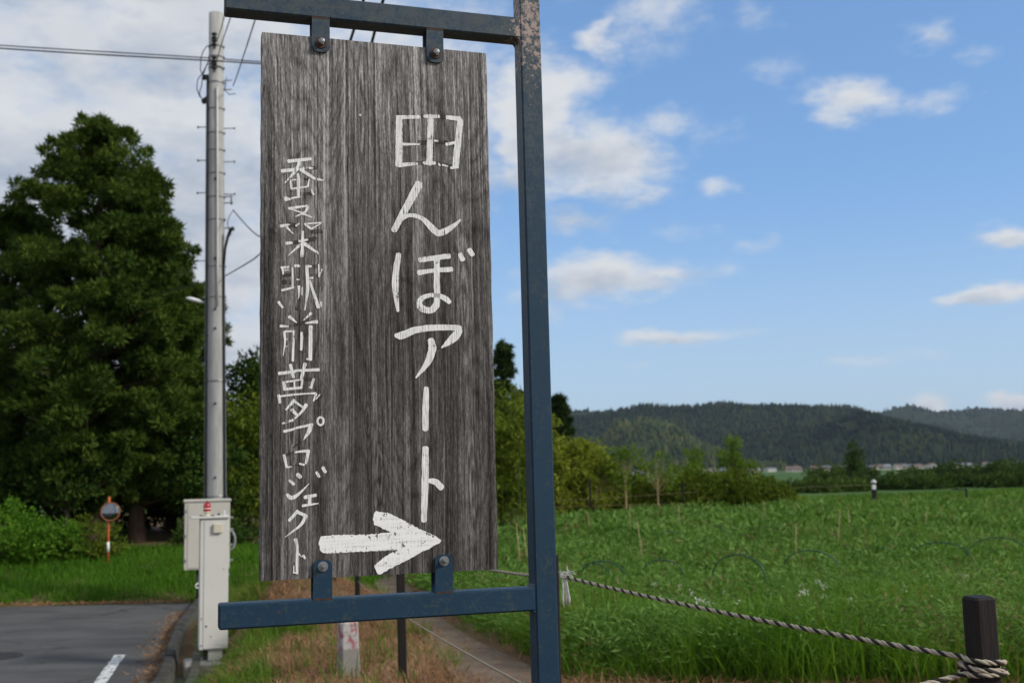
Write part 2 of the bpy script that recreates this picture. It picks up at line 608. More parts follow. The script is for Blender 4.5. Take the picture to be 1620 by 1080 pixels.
def mat_blue_steel():
    m, N, b, out = material('old_blue_paint_on_steel')
    tc = N.n('ShaderNodeTexCoord').outputs['Object']
    sep = N.n('ShaderNodeSeparateXYZ')
    N.put(sep.inputs[0], tc)
    x, y, z = sep.outputs
    big = N.noise(tc, 6, 4, 0.6)
    mid = N.noise(tc, 34, 5, 0.65)
    fine = N.noise(tc, 150, 4, 0.65)
    blue = N.mix(big, (0.0055, 0.026, 0.054), (0.010, 0.041, 0.076))
    # chalky, dusty film: heavier on the upper part of the frame
    top = N.smooth(z, 0.25, 1.02)
    chalk = N.math('ADD', N.math('MULTIPLY', mid, 0.6), N.math('MULTIPLY', fine, 0.5))
    cm = N.smooth(N.math('ADD', chalk, N.math('MULTIPLY', top, 0.22)), 0.60, 0.86)
    col = N.mix(N.math('MULTIPLY', cm, 0.62), blue, (0.075, 0.085, 0.088))
    # primer showing through in mottled patches high on the post
    patch = N.smooth(N.math('ADD', N.math('ADD', N.math('MULTIPLY', N.noise(tc, 75, 5, 0.7), 0.75), N.math('MULTIPLY', big, 0.3)),
                            N.math('MULTIPLY', N.smooth(z, 0.62, 1.05), N.math('MULTIPLY', N.smooth(x, -0.10, 0.01), 0.30))), 0.74, 0.86)
    col = N.mix(N.math('MULTIPLY', patch, 0.8), col, (0.42, 0.32, 0.27))
    olive = N.smooth(N.math('MULTIPLY', N.noise(tc, 22, 5, 0.7), N.noise(tc, 110, 3, 0.7)), 0.27, 0.36)
    col = N.mix(N.math('MULTIPLY', olive, 0.3), col, (0.075, 0.085, 0.05))
    rust = N.smooth(N.math('ADD', N.math('MULTIPLY', N.noise(N.vec('ADD', tc, (4, 2, 9)), 30, 4, 0.6), 0.8), N.math('MULTIPLY', fine, 0.2)), 0.655, 0.70)
    col = N.mix(rust, col, (0.095, 0.035, 0.016))
    N.put(b.inputs['Base Color'], col)
    N.put(b.inputs['Roughness'], N.ramp(fine, [(0.3, 0.38), (0.7, 0.62)]))
    b.inputs['Specular IOR Level'].default_value = 0.3
    bump(N, b, N.math('ADD', fine, N.math('MULTIPLY', rust, 0.7)), 0.25, 0.001)
    return m


def mat_asphalt():
    m, N, b, out = material('asphalt')
    pos = N.n('ShaderNodeNewGeometry').outputs['Position']
    f1 = N.noise(pos, 0.55, 5, 0.6)
    f2 = N.noise(N.mapping(pos, (0.5, 1.6, 1)), 1.3, 4, 0.6)
    f3 = N.noise(pos, 120, 3, 0.7)
    col = N.mix(N.smooth(N.math('ADD', N.math('MULTIPLY', f1, 0.6), N.math('MULTIPLY', f2, 0.4)), 0.36, 0.64), (0.052, 0.052, 0.052), (0.096, 0.095, 0.093))
    col = N.mix(N.math('MULTIPLY', N.smooth(f3, 0.45, 0.75), 0.5), col, (0.16, 0.155, 0.15))
    vo = N.n('ShaderNodeTexVoronoi', feature='DISTANCE_TO_EDGE')
    wob = N.vec('ADD', pos, N.vec('MULTIPLY', N.noise(pos, 2.2, 4, 0.6, out='Color'), (0.9, 0.9, 0)))
    N.put(vo.inputs['Vector'], wob)
    vo.inputs['Scale'].default_value = 0.42
    crack = N.math('MULTIPLY', N.smooth(vo.outputs['Distance'], 0.016, 0.004), N.smooth(N.noise(pos, 0.5, 2, 0.5), 0.48, 0.6))
    col = N.mix(N.math('MULTIPLY', crack, 0.7), col, (0.022, 0.022, 0.022))
    sp = N.n('ShaderNodeSeparateXYZ')
    N.put(sp.inputs[0], pos)
    tyre = N.noise(N.mapping(pos, (0.25, 2.6, 1), rot=(0, 0, 0.12)), 1.0, 3, 0.6)
    col = N.mix(N.math('MULTIPLY', N.smooth(tyre, 0.5, 0.7), 0.35), col, (0.135, 0.13, 0.125))
    N.put(b.inputs['Base Color'], col)
    b.inputs['Roughness'].default_value = 0.82
    b.inputs['Specular IOR Level'].default_value = 0.25
    bump(N, b, f3, 0.5, 0.01)
    return m


def mat_ground():
    m, N, b, out = material('turf_and_soil')
    pos = N.n('ShaderNodeNewGeometry').outputs['Position']
    n1 = N.noise(pos, 0.45, 5, 0.6)
    n2 = N.noise(pos, 3.2, 5, 0.65)
    n3 = N.noise(pos, 40, 4, 0.65)
    far = N.noise(pos, 0.012, 4, 0.55)
    soil = N.mix(n3, (0.10, 0.058, 0.034), (0.22, 0.14, 0.085))
    turf = N.mix(n2, (0.030, 0.062, 0.016), (0.075, 0.125, 0.030))
    near = N.mix(N.smooth(N.math('ADD', N.math('MULTIPLY', n1, 0.5), N.math('MULTIPLY', n2, 0.5)), 0.50, 0.66), soil, turf)
    plain = N.mix(N.smooth(far, 0.38, 0.62), (0.040, 0.088, 0.020), (0.085, 0.15, 0.035))
    ln = N.vec('LENGTH', pos, out=1)
    col = N.mix(N.smooth(ln, 45, 75), near, plain)
    N.put(b.inputs['Base Color'], col)
    b.inputs['Roughness'].default_value = 0.95
    b.inputs['Specular IOR Level'].default_value = 0.1
    bump(N, b, n3, 0.6, 0.03)
    return m


def mat_rope():
    m, N, b, out = material('tiger_rope')
    attr = N.n('ShaderNodeAttribute', attribute_name='strand')
    tc = N.n('ShaderNodeTexCoord').outputs['Object']
    fib = N.noise(tc, 420, 3, 0.6)
    cream = N.mix(fib, (0.28, 0.235, 0.175), (0.52, 0.455, 0.36))
    black = N.mix(fib, (0.012, 0.011, 0.011), (0.035, 0.033, 0.032))
    N.put(b.inputs['Base Color'], N.mix(attr.outputs['Fac'], cream, black))
    b.inputs['Roughness'].default_value = 0.8
    b.inputs['Specular IOR Level'].default_value = 0.2
    return m


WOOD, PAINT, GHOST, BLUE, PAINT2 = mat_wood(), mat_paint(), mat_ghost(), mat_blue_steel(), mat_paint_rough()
ASPHALT, GROUND, ROPE = mat_asphalt(), mat_ground(), mat_rope()
ENDGRAIN = WOOD
ZINC = simple('galvanised_steel', (0.34, 0.345, 0.35), (0.20, 0.205, 0.21), 220, 0.42, 0.5, 0.8)
RUSTY = simple('rusty_steel', (0.10, 0.055, 0.035), (0.035, 0.022, 0.018), 80, 0.7, 0.3, 0.3)
CONCRETE = simple('pole_concrete', (0.45, 0.445, 0.425), (0.29, 0.283, 0.27), 3.0, 0.85, 0.2, bmp=0.15, stretch=(3, 3, 0.5))
FOOTING = simple('cast_concrete', (0.42, 0.40, 0.37), (0.20, 0.185, 0.165), 7, 0.9, 0.15, bmp=0.4)
KERBMAT = simple('kerb_concrete', (0.085, 0.08, 0.072), (0.03, 0.029, 0.026), 4, 0.9, 0.15, bmp=0.4)
GUTTERMAT = simple('gutter_concrete', (0.12, 0.115, 0.10), (0.05, 0.055, 0.04), 5, 0.9, 0.15, bmp=0.3)
CABINET = simple('cabinet_cream_paint', (0.62, 0.605, 0.565), (0.56, 0.545, 0.505), 2.2, 0.45, 0.4)
CABINET2 = simple('cabinet_beige_paint', (0.54, 0.51, 0.45), (0.47, 0.445, 0.395), 1.8, 0.5, 0.4)
BEIGE = simple('beige_plastic', (0.60, 0.54, 0.42), (0.54, 0.48, 0.38), 5, 0.45, 0.4)
RUBBER = simple('black_rubber', (0.012, 0.012, 0.013), (0.03, 0.03, 0.03), 20, 0.55, 0.3)
CABLE = simple('black_cable', (0.014, 0.014, 0.015), (0.03, 0.03, 0.032), 20, 0.5, 0.3)
CONDUIT = simple('pale_conduit', (0.62, 0.61, 0.58), (0.52, 0.51, 0.48), 10, 0.45, 0.4)
DUCT = simple('grey_duct', (0.26, 0.27, 0.28), (0.20, 0.20, 0.21), 10, 0.55, 0.3)
RIM = simple('faded_rim', (0.30, 0.10, 0.04), (0.20, 0.07, 0.035), 12, 0.6, 0.3)
ORANGE = simple('orange_paint', (0.55, 0.13, 0.03), (0.36, 0.085, 0.03), 12, 0.5, 0.4)
WHITEP = simple('white_plastic', (0.80, 0.80, 0.79), (0.72, 0.72, 0.70), 9, 0.4, 0.4)
REDLENS = simple('red_lens', (0.42, 0.008, 0.012), (0.30, 0.006, 0.01), 9, 0.12, 0.7)
MIRROR = simple('mirror_face', (0.24, 0.26, 0.28), (0.20, 0.22, 0.24), 5, 0.10, 0.5, 1.0)
DARKWOOD = simple('dark_stained_wood', (0.008, 0.0065, 0.0065), (0.022, 0.017, 0.0165), 6, 0.7, 0.25, bmp=0.4, stretch=(12, 12, 0.8))
CANE = simple('dry_bamboo_cane', (0.42, 0.32, 0.17), (0.28, 0.20, 0.10), 14, 0.6, 0.3)
HOOP = simple('green_plastic_hoop', (0.012, 0.05, 0.032), (0.02, 0.075, 0.045), 9, 0.4, 0.4)
STRING = simple('white_twine', (0.72, 0.70, 0.68), (0.55, 0.53, 0.50), 60, 0.8, 0.2)
LINEPAINT = simple('road_line_paint', (0.74, 0.74, 0.73), (0.50, 0.50, 0.49), 9, 0.75, 0.25, coords='Object')
PATHMAT = simple('trodden_path', (0.20, 0.155, 0.115), (0.11, 0.083, 0.06), 2.4, 0.95, 0.1, bmp=0.5)
IRON = simple('cast_iron', (0.022, 0.022, 0.024), (0.05, 0.05, 0.05), 20, 0.7, 0.3)
BARK = simple('cedar_bark', (0.115, 0.075, 0.050), (0.045, 0.032, 0.024), 5, 0.95, 0.1, bmp=0.6, stretch=(5, 5, 0.6))
BARK2 = simple('grey_bark', (0.105, 0.085, 0.062), (0.05, 0.042, 0.032), 6, 0.95, 0.1, bmp=0.5, stretch=(4, 4, 0.8))
CULM = simple('bamboo_culm', (0.15, 0.17, 0.055), (0.085, 0.11, 0.035), 4, 0.55, 0.3)
FARWALL = simple('house_wall_white', (0.60, 0.58, 0.54), (0.42, 0.40, 0.37), 0.3, 0.8, 0.2)
FARWALL2 = simple('house_wall_tan', (0.46, 0.39, 0.30), (0.38, 0.33, 0.27), 0.3, 0.8, 0.2)
ROOF1 = simple('house_roof_slate', (0.10, 0.105, 0.12), (0.16, 0.165, 0.18), 0.5, 0.6, 0.3)
ROOF2 = simple('house_roof_brown', (0.13, 0.09, 0.075), (0.18, 0.13, 0.11), 0.5, 0.7, 0.3)
ROOF3 = simple('house_roof_tin', (0.24, 0.26, 0.30), (0.18, 0.20, 0.24), 0.5, 0.5, 0.4)
PANE = simple('window_glass', (0.03, 0.035, 0.04), (0.05, 0.055, 0.06), 2, 0.15, 0.6)

F_CEDAR = foliage('cedar_needles', (0.014, 0.030, 0.005), (0.050, 0.088, 0.012), (0.135, 0.180, 0.028), 0.22, 0.8)
F_CEDARFAR = foliage('far_cedar_needles', (0.012, 0.026, 0.008), (0.026, 0.050, 0.012), (0.050, 0.080, 0.018), 0.15, 0.6)
F_DARK = foliage('dark_broadleaf', (0.016, 0.036, 0.005), (0.036, 0.074, 0.011), (0.08, 0.13, 0.022), 0.22, 1.0)
F_BUSH = foliage('fresh_green_bush', (0.045, 0.115, 0.008), (0.092, 0.21, 0.018), (0.17, 0.32, 0.035), 0.35, 1.1)
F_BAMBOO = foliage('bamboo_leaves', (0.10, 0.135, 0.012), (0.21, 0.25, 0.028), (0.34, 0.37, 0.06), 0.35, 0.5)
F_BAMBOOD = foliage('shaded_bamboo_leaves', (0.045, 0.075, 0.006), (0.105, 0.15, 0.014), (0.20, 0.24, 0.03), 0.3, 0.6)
F_SHRUB = foliage('mixed_shrub_leaves', (0.042, 0.075, 0.007), (0.105, 0.155, 0.016), (0.20, 0.23, 0.03), 0.28, 0.5)
F_YOUNG = foliage('young_tree_leaves', (0.060, 0.115, 0.009), (0.125, 0.21, 0.02), (0.21, 0.31, 0.036), 0.35, 0.8)
F_FARSHRUB = foliage('far_shrub_leaves', (0.022, 0.048, 0.008), (0.050, 0.092, 0.016), (0.10, 0.145, 0.026), 0.2, 0.16)
F_CROP = foliage('crop_leaves', (0.050, 0.112, 0.015), (0.118, 0.225, 0.042), (0.225, 0.345, 0.10), 0.3, 0.5, dead=(0.20, 0.16, 0.07), dead_amt=0.05)
F_BLADE = foliage('grass_blades', (0.045, 0.115, 0.008), (0.105, 0.22, 0.018), (0.20, 0.34, 0.04), 0.35, 0.9, dead=(0.26, 0.19, 0.085), dead_amt=0.06)
F_VERGE = foliage('verge_grass', (0.042, 0.10, 0.010), (0.09, 0.18, 0.018), (0.175, 0.26, 0.038), 0.35, 0.6, dead=(0.22, 0.14, 0.065), dead_amt=0.18)
F_BANK = foliage('bank_grass', (0.036, 0.10, 0.008), (0.072, 0.175, 0.014), (0.125, 0.25, 0.024), 0.35, 0.4)
F_DRY = foliage('dry_grass', (0.15, 0.072, 0.034), (0.30, 0.165, 0.085), (0.46, 0.30, 0.17), 0.15, 1.2)
F_RICE = foliage('rice_blades', (0.060, 0.13, 0.018), (0.095, 0.185, 0.028), (0.14, 0.235, 0.04), 0.3, 0.2)
F_FORESTSHADE = foliage('far_canopy_shaded', (0.0035, 0.011, 0.010), (0.011, 0.025, 0.016), (0.058, 0.070, 0.027), 0.0, 0.007, rough=0.9, spec=0.05)  # cloud shade and sunlit patches are put into the canopy colours
F_FORESTLIT = foliage('far_canopy_sunlit', (0.010, 0.026, 0.013), (0.038, 0.060, 0.022), (0.13, 0.125, 0.042), 0.0, 0.012, rough=0.9, spec=0.05)  # lit copy of the canopy: sunlight on spur and knoll painted as olive
F_FLOWER = foliage('white_flowers', (0.6, 0.6, 0.58), (0.72, 0.72, 0.7), (0.8, 0.8, 0.78), 0.3, 1.0)

# ------------------------------------------------------------------ terrain
RNG = np.random.default_rng(20)
KERB_Y=np.array([-8,4,9,13.91,15.75,18.24,20.67,22.2,23.6]);KERB_X=np.array([-2.2,-2.9,-3.5,-4.42,-4.91,-5.55,-6.01,-6.3,-6.6])
def sstep(a,b,x):
    t=np.clip((x-a)/(b-a),0,1);return t*t*(3-2*t)
def ground_h(x,y):
    x=np.asarray(x,float);y=np.asarray(y,float)
    base=np.interp(y,[-60,3,9,15,20,40,60,150,400,900,1500,9000],[.0,0,-.13,-.5,-.72,-.95,-1.05,-1.7,-3.5,-6,-7,-7])
    base=base+.72*np.exp(-((x+3.35)/.95)**2-((y-17.6)/2.6)**2)
    bank=np.interp(y,[22.7,24,27,31,37,60,150,400,900,9000],[-.93,-.8,-.5,-.25,-.05,-.3,-1.7,-3.5,-6,-7])
    xk=np.interp(y,KERB_Y,KERB_X)
    left=np.where(y<22.7,-.98,bank)
    w=np.where(y<23.2,sstep(.25,1.5,x-xk),sstep(-6.6,-2.,x))
    right=np.where(y<23.2,(-.9)*(1-w)+base*w,bank*(1-w)+base*w)
    h=np.where((x<xk+.04)&(y<22.7),-.98,right)
    h=np.where((x<xk+.04)&(y>=22.7),bank,h)
    h=h-.24*np.exp(-((x+4.02)/.42)**4-((y-14.2)/.75)**4)
    return h



def grow(a, b, near, rate):
    out, x, s = [a], a, near
    while x < b:
        s *= rate
        x += s
        out.append(min(x, b))
    return out


def build_ground():
    xs = sorted(set([round(v, 3) for v in list(np.arange(-16, 28, 0.4)) + [-v for v in grow(16, 7000, 0.5, 1.16)] + grow(28, 7000, 0.5, 1.16)]))
    ys = sorted(set([round(v, 3) for v in list(np.arange(-4, 40, 0.35)) + [-v for v in grow(4, 400, 0.6, 1.3)] + grow(40, 9000, 0.5, 1.12)]))
    X, Y = np.meshgrid(xs, ys)
    Z = ground_h(X, Y)
    Z = Z + 0.03 * np.sin(X * 1.7 + Y * 0.6) * np.sin(Y * 1.3 - X * 0.4) * np.clip((Y - 2) / 6, 0, 1) * (Z > -0.97) - 0.02
    nx, ny = len(xs), len(ys)
    V = np.stack([X.ravel(), Y.ravel(), Z.ravel()], 1)
    i = np.arange((ny - 1) * (nx - 1))
    r, c = i // (nx - 1), i % (nx - 1)
    q = np.stack([r * nx + c, r * nx + c + 1, (r + 1) * nx + c + 1, (r + 1) * nx + c], 1)
    g = link('ground', fast_mesh('ground', V, [q], True), GROUND)
    tag(g, kind='structure')


build_ground()


def strip(name, left, right, mat, lift=0.0, z=None, sub=1):
    """ground-following strip between two polylines of (x, y)"""
    V, F = [], []
    n = len(left)
    for i in range(n):
        for k in range(sub + 1):
            t = k / sub
            x = left[i][0] * (1 - t) + right[i][0] * t
            y = left[i][1] * (1 - t) + right[i][1] * t
            V.append((x, y, (float(ground_h(x, y)) + lift) if z is None else z))
    for i in range(n - 1):
        for k in range(sub):
            a = i * (sub + 1) + k
            F.append((a, a + 1, a + sub + 2, a + sub + 1))
    return link(name, fast_mesh(name, np.array(V), [np.array(F)], True), mat)


def kerb_x(y):
    return float(np.interp(y, KERB_Y, KERB_X))


# road: from under the camera's left side to the junction in front of the far bank
ys = list(np.arange(-6, 22.61, 0.35))
road = strip('road', [(-42, y) for y in ys], [(kerb_x(y) - 0.02, y) for y in ys], ASPHALT, z=-0.90, sub=2)
tag(road, kind='structure')
# broken edge line, painted pieces wander and are chipped
def line_dash(y0, y1):
    left, right = [], []
    for y in np.arange(y0, y1 + 0.01, 0.12):
        x = np.interp(y, [4, 14.0, 16.16], [-3.2, -5.16, -5.675])
        j = RNG.normal(0, 0.006, 2)
        left.append((x - 0.078 + j[0], y))
        right.append((x + 0.078 + j[1], y))
    return left, right


l, r = line_dash(6.0, 16.15)
ln = strip('road_line', l, r, LINEPAINT, z=-0.8955, sub=1)
tag(ln, kind='structure')
# wear: transparent flakes in the paint
_N = Nodes(LINEPAINT.node_tree)
_b = [n for n in LINEPAINT.node_tree.nodes if n.type == 'BSDF_PRINCIPLED'][0]
_o = [n for n in LINEPAINT.node_tree.nodes if n.type == 'OUTPUT_MATERIAL'][0]
_pos = _N.n('ShaderNodeNewGeometry').outputs['Position']
_tr, _ms = _N.n('ShaderNodeBsdfTransparent'), _N.n('ShaderNodeMixShader')
_N.put(_ms.inputs[0], _N.math('MULTIPLY', _N.smooth(_N.noise(_N.mapping(_pos, (9, 3, 1)), 3, 6, 0.7), 0.47, 0.40), 0.9))
_N.t.links.new(_b.outputs[0], _ms.inputs[1]); _N.t.links.new(_tr.outputs[0], _ms.inputs[2]); _N.t.links.new(_ms.outputs[0], _o.inputs[0])

# kerb of single stones with an open gutter behind it
kerb = empty('kerb')
tag(kerb, kind='structure')
y = 7.0
while y < 22.4:
    y1 = y + 0.62 + random.uniform(-0.02, 0.02)
    xa, xb = kerb_x(y), kerb_x(y1)
    mb = MB()
    a, bt = Vector((xa, y + 0.008, 0)), Vector((xb, y1 - 0.008, 0))
    t = (bt - a).normalized()
    nrm = Vector((t.y, -t.x, 0))
    h = 0.15 + random.uniform(-0.012, 0.012)
    w = 0.15
    prof = [(0.0, -0.2), (0.0, h - 0.03), (0.03, h), (w - 0.02, h), (w, h - 0.02), (w, -0.2)]
    k = len(prof)
    vs = [tuple(a + nrm * p + Vector((0, 0, q - 0.9))) for p, q in prof] + [tuple(bt + nrm * p + Vector((0, 0, q - 0.9))) for p, q in prof]
    mb._add(vs, [tuple(range(k)), tuple(range(2 * k - 1, k - 1, -1))] + [(i, k + i, k + (i + 1) % k, (i + 1) % k) for i in range(k)])
    mb.build('kerb_stone', KERBMAT, kerb)
    y = y1
ys = list(np.arange(5, 22.3, 0.5))
mb = MB()
for i in range(len(ys) - 1):
    for (o0, o1, z0, z1) in ((0.155, 0.19, -0.78, -0.98), (0.19, 0.36, -0.98, -0.98), (0.36, 0.39, -0.98, -0.80), (0.39, 0.50, -0.80, -0.80)):
        ya, yb = ys[i], ys[i + 1]
        mb._add([(kerb_x(ya) + o0, ya, z0), (kerb_x(ya) + o1, ya, z1), (kerb_x(yb) + o1, yb, z1), (kerb_x(yb) + o0, yb, z0)], [(0, 1, 2, 3)])
g = mb.build('gutter', GUTTERMAT)
tag(g, kind='structure')

mh = empty('manhole_cover', (-7.45, 16.15, -0.897))
MB().lathe([(0.0, 0.0), (0.29, 0.0), (0.30, -0.02)], sides=32).build('lid', IRON, mh)
MB().lathe([(0.305, -0.02), (0.31, 0.003), (0.36, 0.003), (0.37, -0.02)], sides=32).build('frame', IRON, mh)
tag(mh, 'dark round iron manhole cover set in the grey road', 'manhole cover')

# footpath between the mown verge and the crop field
PATH_L = [(-0.30, 6.5), (-0.40, 8.5), (-0.62, 10.2), (-1.05, 13.0), (-1.62, 16.0), (-2.30, 19.5), (-3.2, 25.0), (-3.9, 30)]
PATH_R = [(0.42, 6.5), (0.30, 8.8), (0.08, 10.5), (-0.43, 12.8), (-1.02, 16.0), (-1.65, 19.5), (-2.55, 25.0), (-3.3, 30)]
yy = np.arange(6.5, 30.01, 0.4)
pl = [(float(np.interp(v, [p[1] for p in PATH_L], [p[0] for p in PATH_L])), float(v)) for v in yy]
pr = [(float(np.interp(v, [p[1] for p in PATH_R], [p[0] for p in PATH_R])), float(v)) for v in yy]
pth = strip('path', pl, pr, PATHMAT, lift=0.03, sub=4)
tag(pth, kind='structure')


def path_l(y):
    return np.interp(y, [p[1] for p in PATH_L], [p[0] for p in PATH_L])


def path_r(y):
    return np.interp(y, [p[1] for p in PATH_R], [p[0] for p in PATH_R])


# ------------------------------------------------------------------ hills
def hill_noise(x, y, seed):
    r = np.random.default_rng(seed)
    z = np.zeros_like(x)
    for k in range(7):
        f = 0.0032 * 1.75 ** k
        a, ph1, ph2 = r.uniform(0, math.pi), r.uniform(0, 6.28), r.uniform(0, 6.28)
        u = x * math.cos(a) + y * math.sin(a)
        v = -x * math.sin(a) + y * math.cos(a)
        z += np.sin(u * f * 1.0 + ph1 + 1.3 * np.sin(v * f * 0.7 + ph2)) * 0.62 ** k
    return z


def make_hill(name, crest, y_foot, y_crest, y_back, seed, spur=1.0, n_tree=0, tree_h=(6, 11.5), step=18, xpad=300, mat=None, spurs=(), fmat=None):
    cx, cz = np.array([c[0] for c in crest], float), np.array([c[1] for c in crest], float)
    x0, x1 = cx[0] - xpad, cx[-1] + xpad

    def height(x, y):
        base = float(ground_h(0, y_foot)) - 3
        hc = np.interp(x, cx, cz) - base
        t = np.clip((y - y_foot) / (y_crest - y_foot), 0, 1)
        b = np.clip((y_back - y) / (y_back - y_crest), 0, 1)
        prof = np.where(y < y_crest, t ** 0.9, b ** 0.8)
        nz = hill_noise(x, y, seed)
        h = hc * prof + spur * hc * 0.24 * nz * np.sin(np.pi * np.clip(t * 1.15, 0, 1)) ** 1.0 * (y < y_crest)
        for (sx0, sx1, hh, w, reach) in spurs:      # ridges running down towards the plain
            c = sx0 + (sx1 - sx0) * (1 - t)
            h = h + hh * np.exp(-((x - c) / w) ** 2) * np.sin(np.pi * np.clip(t * reach, 0, 1)) * (t * reach < 1)
        h = h + hc * 0.012 * hill_noise(x * 3.1, y * 3.1, seed + 5) * prof
        hr = np.interp(x * y_crest / np.minimum(y, y_crest), cx, cz) - base      # flanks stay below the ridge line
        cap = np.maximum((np.minimum(hc, hr) + base - EYE) * np.minimum(y / y_crest, 1.0) * 0.975 - base + EYE, 0)
        h = np.where(y < y_crest * 0.985, np.minimum(h, cap), h)
        edge = np.clip((x - x0) / 150, 0, 1) * np.clip((x1 - x) / 150, 0, 1)
        return base + np.maximum(h, 0) * np.where(edge < 1, edge ** 0.7, 1)

    xs = np.arange(x0, x1 + 1, step)
    ys_ = np.arange(y_foot - 10, y_back + 1, step)
    X, Y = np.meshgrid(xs, ys_)
    Z = height(X, Y)
    nx, ny = len(xs), len(ys_)
    i = np.arange((ny - 1) * (nx - 1))
    r_, c_ = i // (nx - 1), i % (nx - 1)
    q = np.stack([r_ * nx + c_, r_ * nx + c_ + 1, (r_ + 1) * nx + c_ + 1, (r_ + 1) * nx + c_], 1)
    o = link(name, fast_mesh(name, np.stack([X.ravel(), Y.ravel(), Z.ravel()], 1), [q], True), mat)
    tag(o, kind='structure')
    if not n_tree:
        return height
    rg = np.random.default_rng(seed + 1)
    px = rg.uniform(x0 + 20, x1 - 20, n_tree)
    py = y_foot + (y_crest * 1.03 - y_foot) * rg.uniform(0, 1, n_tree)
    pz = height(px, py)
    keep = pz > float(ground_h(0, y_foot)) + 1
    px, py, pz = px[keep], py[keep], pz[keep]
    n = len(px)
    stand = hill_noise(px * 2.2, py * 2.2, seed + 9)
    conifer = (stand + rg.normal(0, 0.5, n)) > -0.25
    hh = rg.uniform(tree_h[0], tree_h[1], n) * np.where(conifer, 1.1, 0.72)
    rr = hh * np.where(conifer, rg.uniform(0.20, 0.27, n), rg.uniform(0.40, 0.55, n))
    S = 5
    a0 = rg.uniform(0, 6.28, n)
    ring = a0[:, None] + np.arange(S)[None, :] * 2 * np.pi / S
    jit = rg.uniform(0.75, 1.2, (n, S))
    V = np.zeros((n, 2 * S + 1, 3))
    lowf = np.where(conifer, 0.05, 0.22)
    midf = np.where(conifer, 0.45, 0.72)
    midr = np.where(conifer, 0.68, 0.85)
    V[:, :S, 0] = px[:, None] + np.cos(ring) * rr[:, None] * jit
    V[:, :S, 1] = py[:, None] + np.sin(ring) * rr[:, None] * jit
    V[:, :S, 2] = (pz + hh * lowf)[:, None] - hh[:, None] * 0.12 * jit
    V[:, S:2 * S, 0] = px[:, None] + np.cos(ring + 0.5) * (rr * midr)[:, None] * jit
    V[:, S:2 * S, 1] = py[:, None] + np.sin(ring + 0.5) * (rr * midr)[:, None] * jit
    V[:, S:2 * S, 2] = (pz + hh * midf)[:, None]
    V[:, 2 * S] = np.stack([px, py, pz + hh], 1)
    base = (np.arange(n) * (2 * S + 1))[:, None]
    quads, tris = [], []
    for k in range(S):
        k2 = (k + 1) % S
        quads.append(np.concatenate([base + k, base + k2, base + S + k2, base + S + k], 1))
        tris.append(np.concatenate([base + S + k, base + S + k2, base + 2 * S], 1))
    f = link('forest', fast_mesh('forest', V.reshape(-1, 3), [np.concatenate(quads), np.concatenate(tris)], True), fmat or F_FORESTSHADE)
    return f


HILLSOIL = simple('hill_soil', (0.016, 0.030, 0.012), (0.030, 0.045, 0.018), 0.02, 0.95, 0.05, coords='Object')
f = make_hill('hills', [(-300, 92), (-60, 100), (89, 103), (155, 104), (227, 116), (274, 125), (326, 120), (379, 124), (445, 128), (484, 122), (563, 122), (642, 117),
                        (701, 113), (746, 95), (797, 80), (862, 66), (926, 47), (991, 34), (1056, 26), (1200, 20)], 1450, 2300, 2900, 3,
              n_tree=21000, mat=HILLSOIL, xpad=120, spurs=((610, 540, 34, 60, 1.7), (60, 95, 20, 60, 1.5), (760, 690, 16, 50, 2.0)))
tag(f, 'dense dark green conifer forest covering the nearer far hills', 'forest', kind='stuff')
f = make_hill('hills', [(900, 130), (1200, 150), (1362, 180), (1410, 193), (1501, 212), (1602, 181), (1674, 188), (1747, 198), (1842, 189), (1938, 186), (2200, 170), (2600, 150)],
              2700, 4200, 5000, 8, n_tree=6000, tree_h=(9, 15), step=30, mat=HILLSOIL)
tag(f, 'bluish forest on the farther hills at the right edge', 'forest', kind='stuff')
f = make_hill('hills', [(-200, 150), (60, 172), (150, 184), (242, 186), (304, 176), (420, 160), (700, 150)], 3000, 3600, 4100, 12, n_tree=2500, tree_h=(9, 15), step=30, mat=HILLSOIL)
tag(f, 'pale sunlit forest on the low hill behind the left end of the ridge', 'forest', kind='stuff')
f = make_hill('hills', [(-2600, 260), (-2000, 290), (-1600, 245), (-1395, 200), (-1342, 160), (-1200, 120), (-900, 90), (-600, 80)], 2000, 3000, 3600, 15, n_tree=2200, tree_h=(12, 18), step=30, mat=HILLSOIL)
tag(f, 'blue hazy forest on the far hill behind the tall cedars', 'forest', kind='stuff')
f = make_hill('hills', [(66, 7), (91, 26), (127, 46), (162, 67), (203, 74), (242, 66), (276, 45), (306, 29), (335, 14), (364, -4)], 1330, 1750, 2150, 22, spur=0.7, n_tree=4200, tree_h=(6, 11), step=16, mat=HILLSOIL, xpad=60, fmat=F_FORESTLIT)
tag(f, 'wood with sunlit olive put into its colour, on the spur descending before the main ridge', 'forest', kind='stuff')
f = make_hill('hills', [(45, 9), (70, 22), (98, 27), (127, 24), (155, 15), (179, 2), (198, -8)], 1180, 1420, 1700, 27, spur=0.6, n_tree=2600, tree_h=(6, 11), step=14, mat=HILLSOIL, xpad=50, fmat=F_FORESTLIT)
tag(f, 'low wooded knoll in front of the spur, behind the twin trees', 'forest', kind='stuff')
f = make_hill('hills', [(433, -14), (484, 1), (534, 14), (584, 21), (634, 18), (685, 29), (734, 24), (783, 15), (842, 4)], 1330, 1750, 2150, 31, spur=0.8, n_tree=3200, tree_h=(6, 11), step=16, mat=HILLSOIL, xpad=60)
tag(f, 'dark wooded foothill at the right, behind the village', 'forest', kind='stuff')

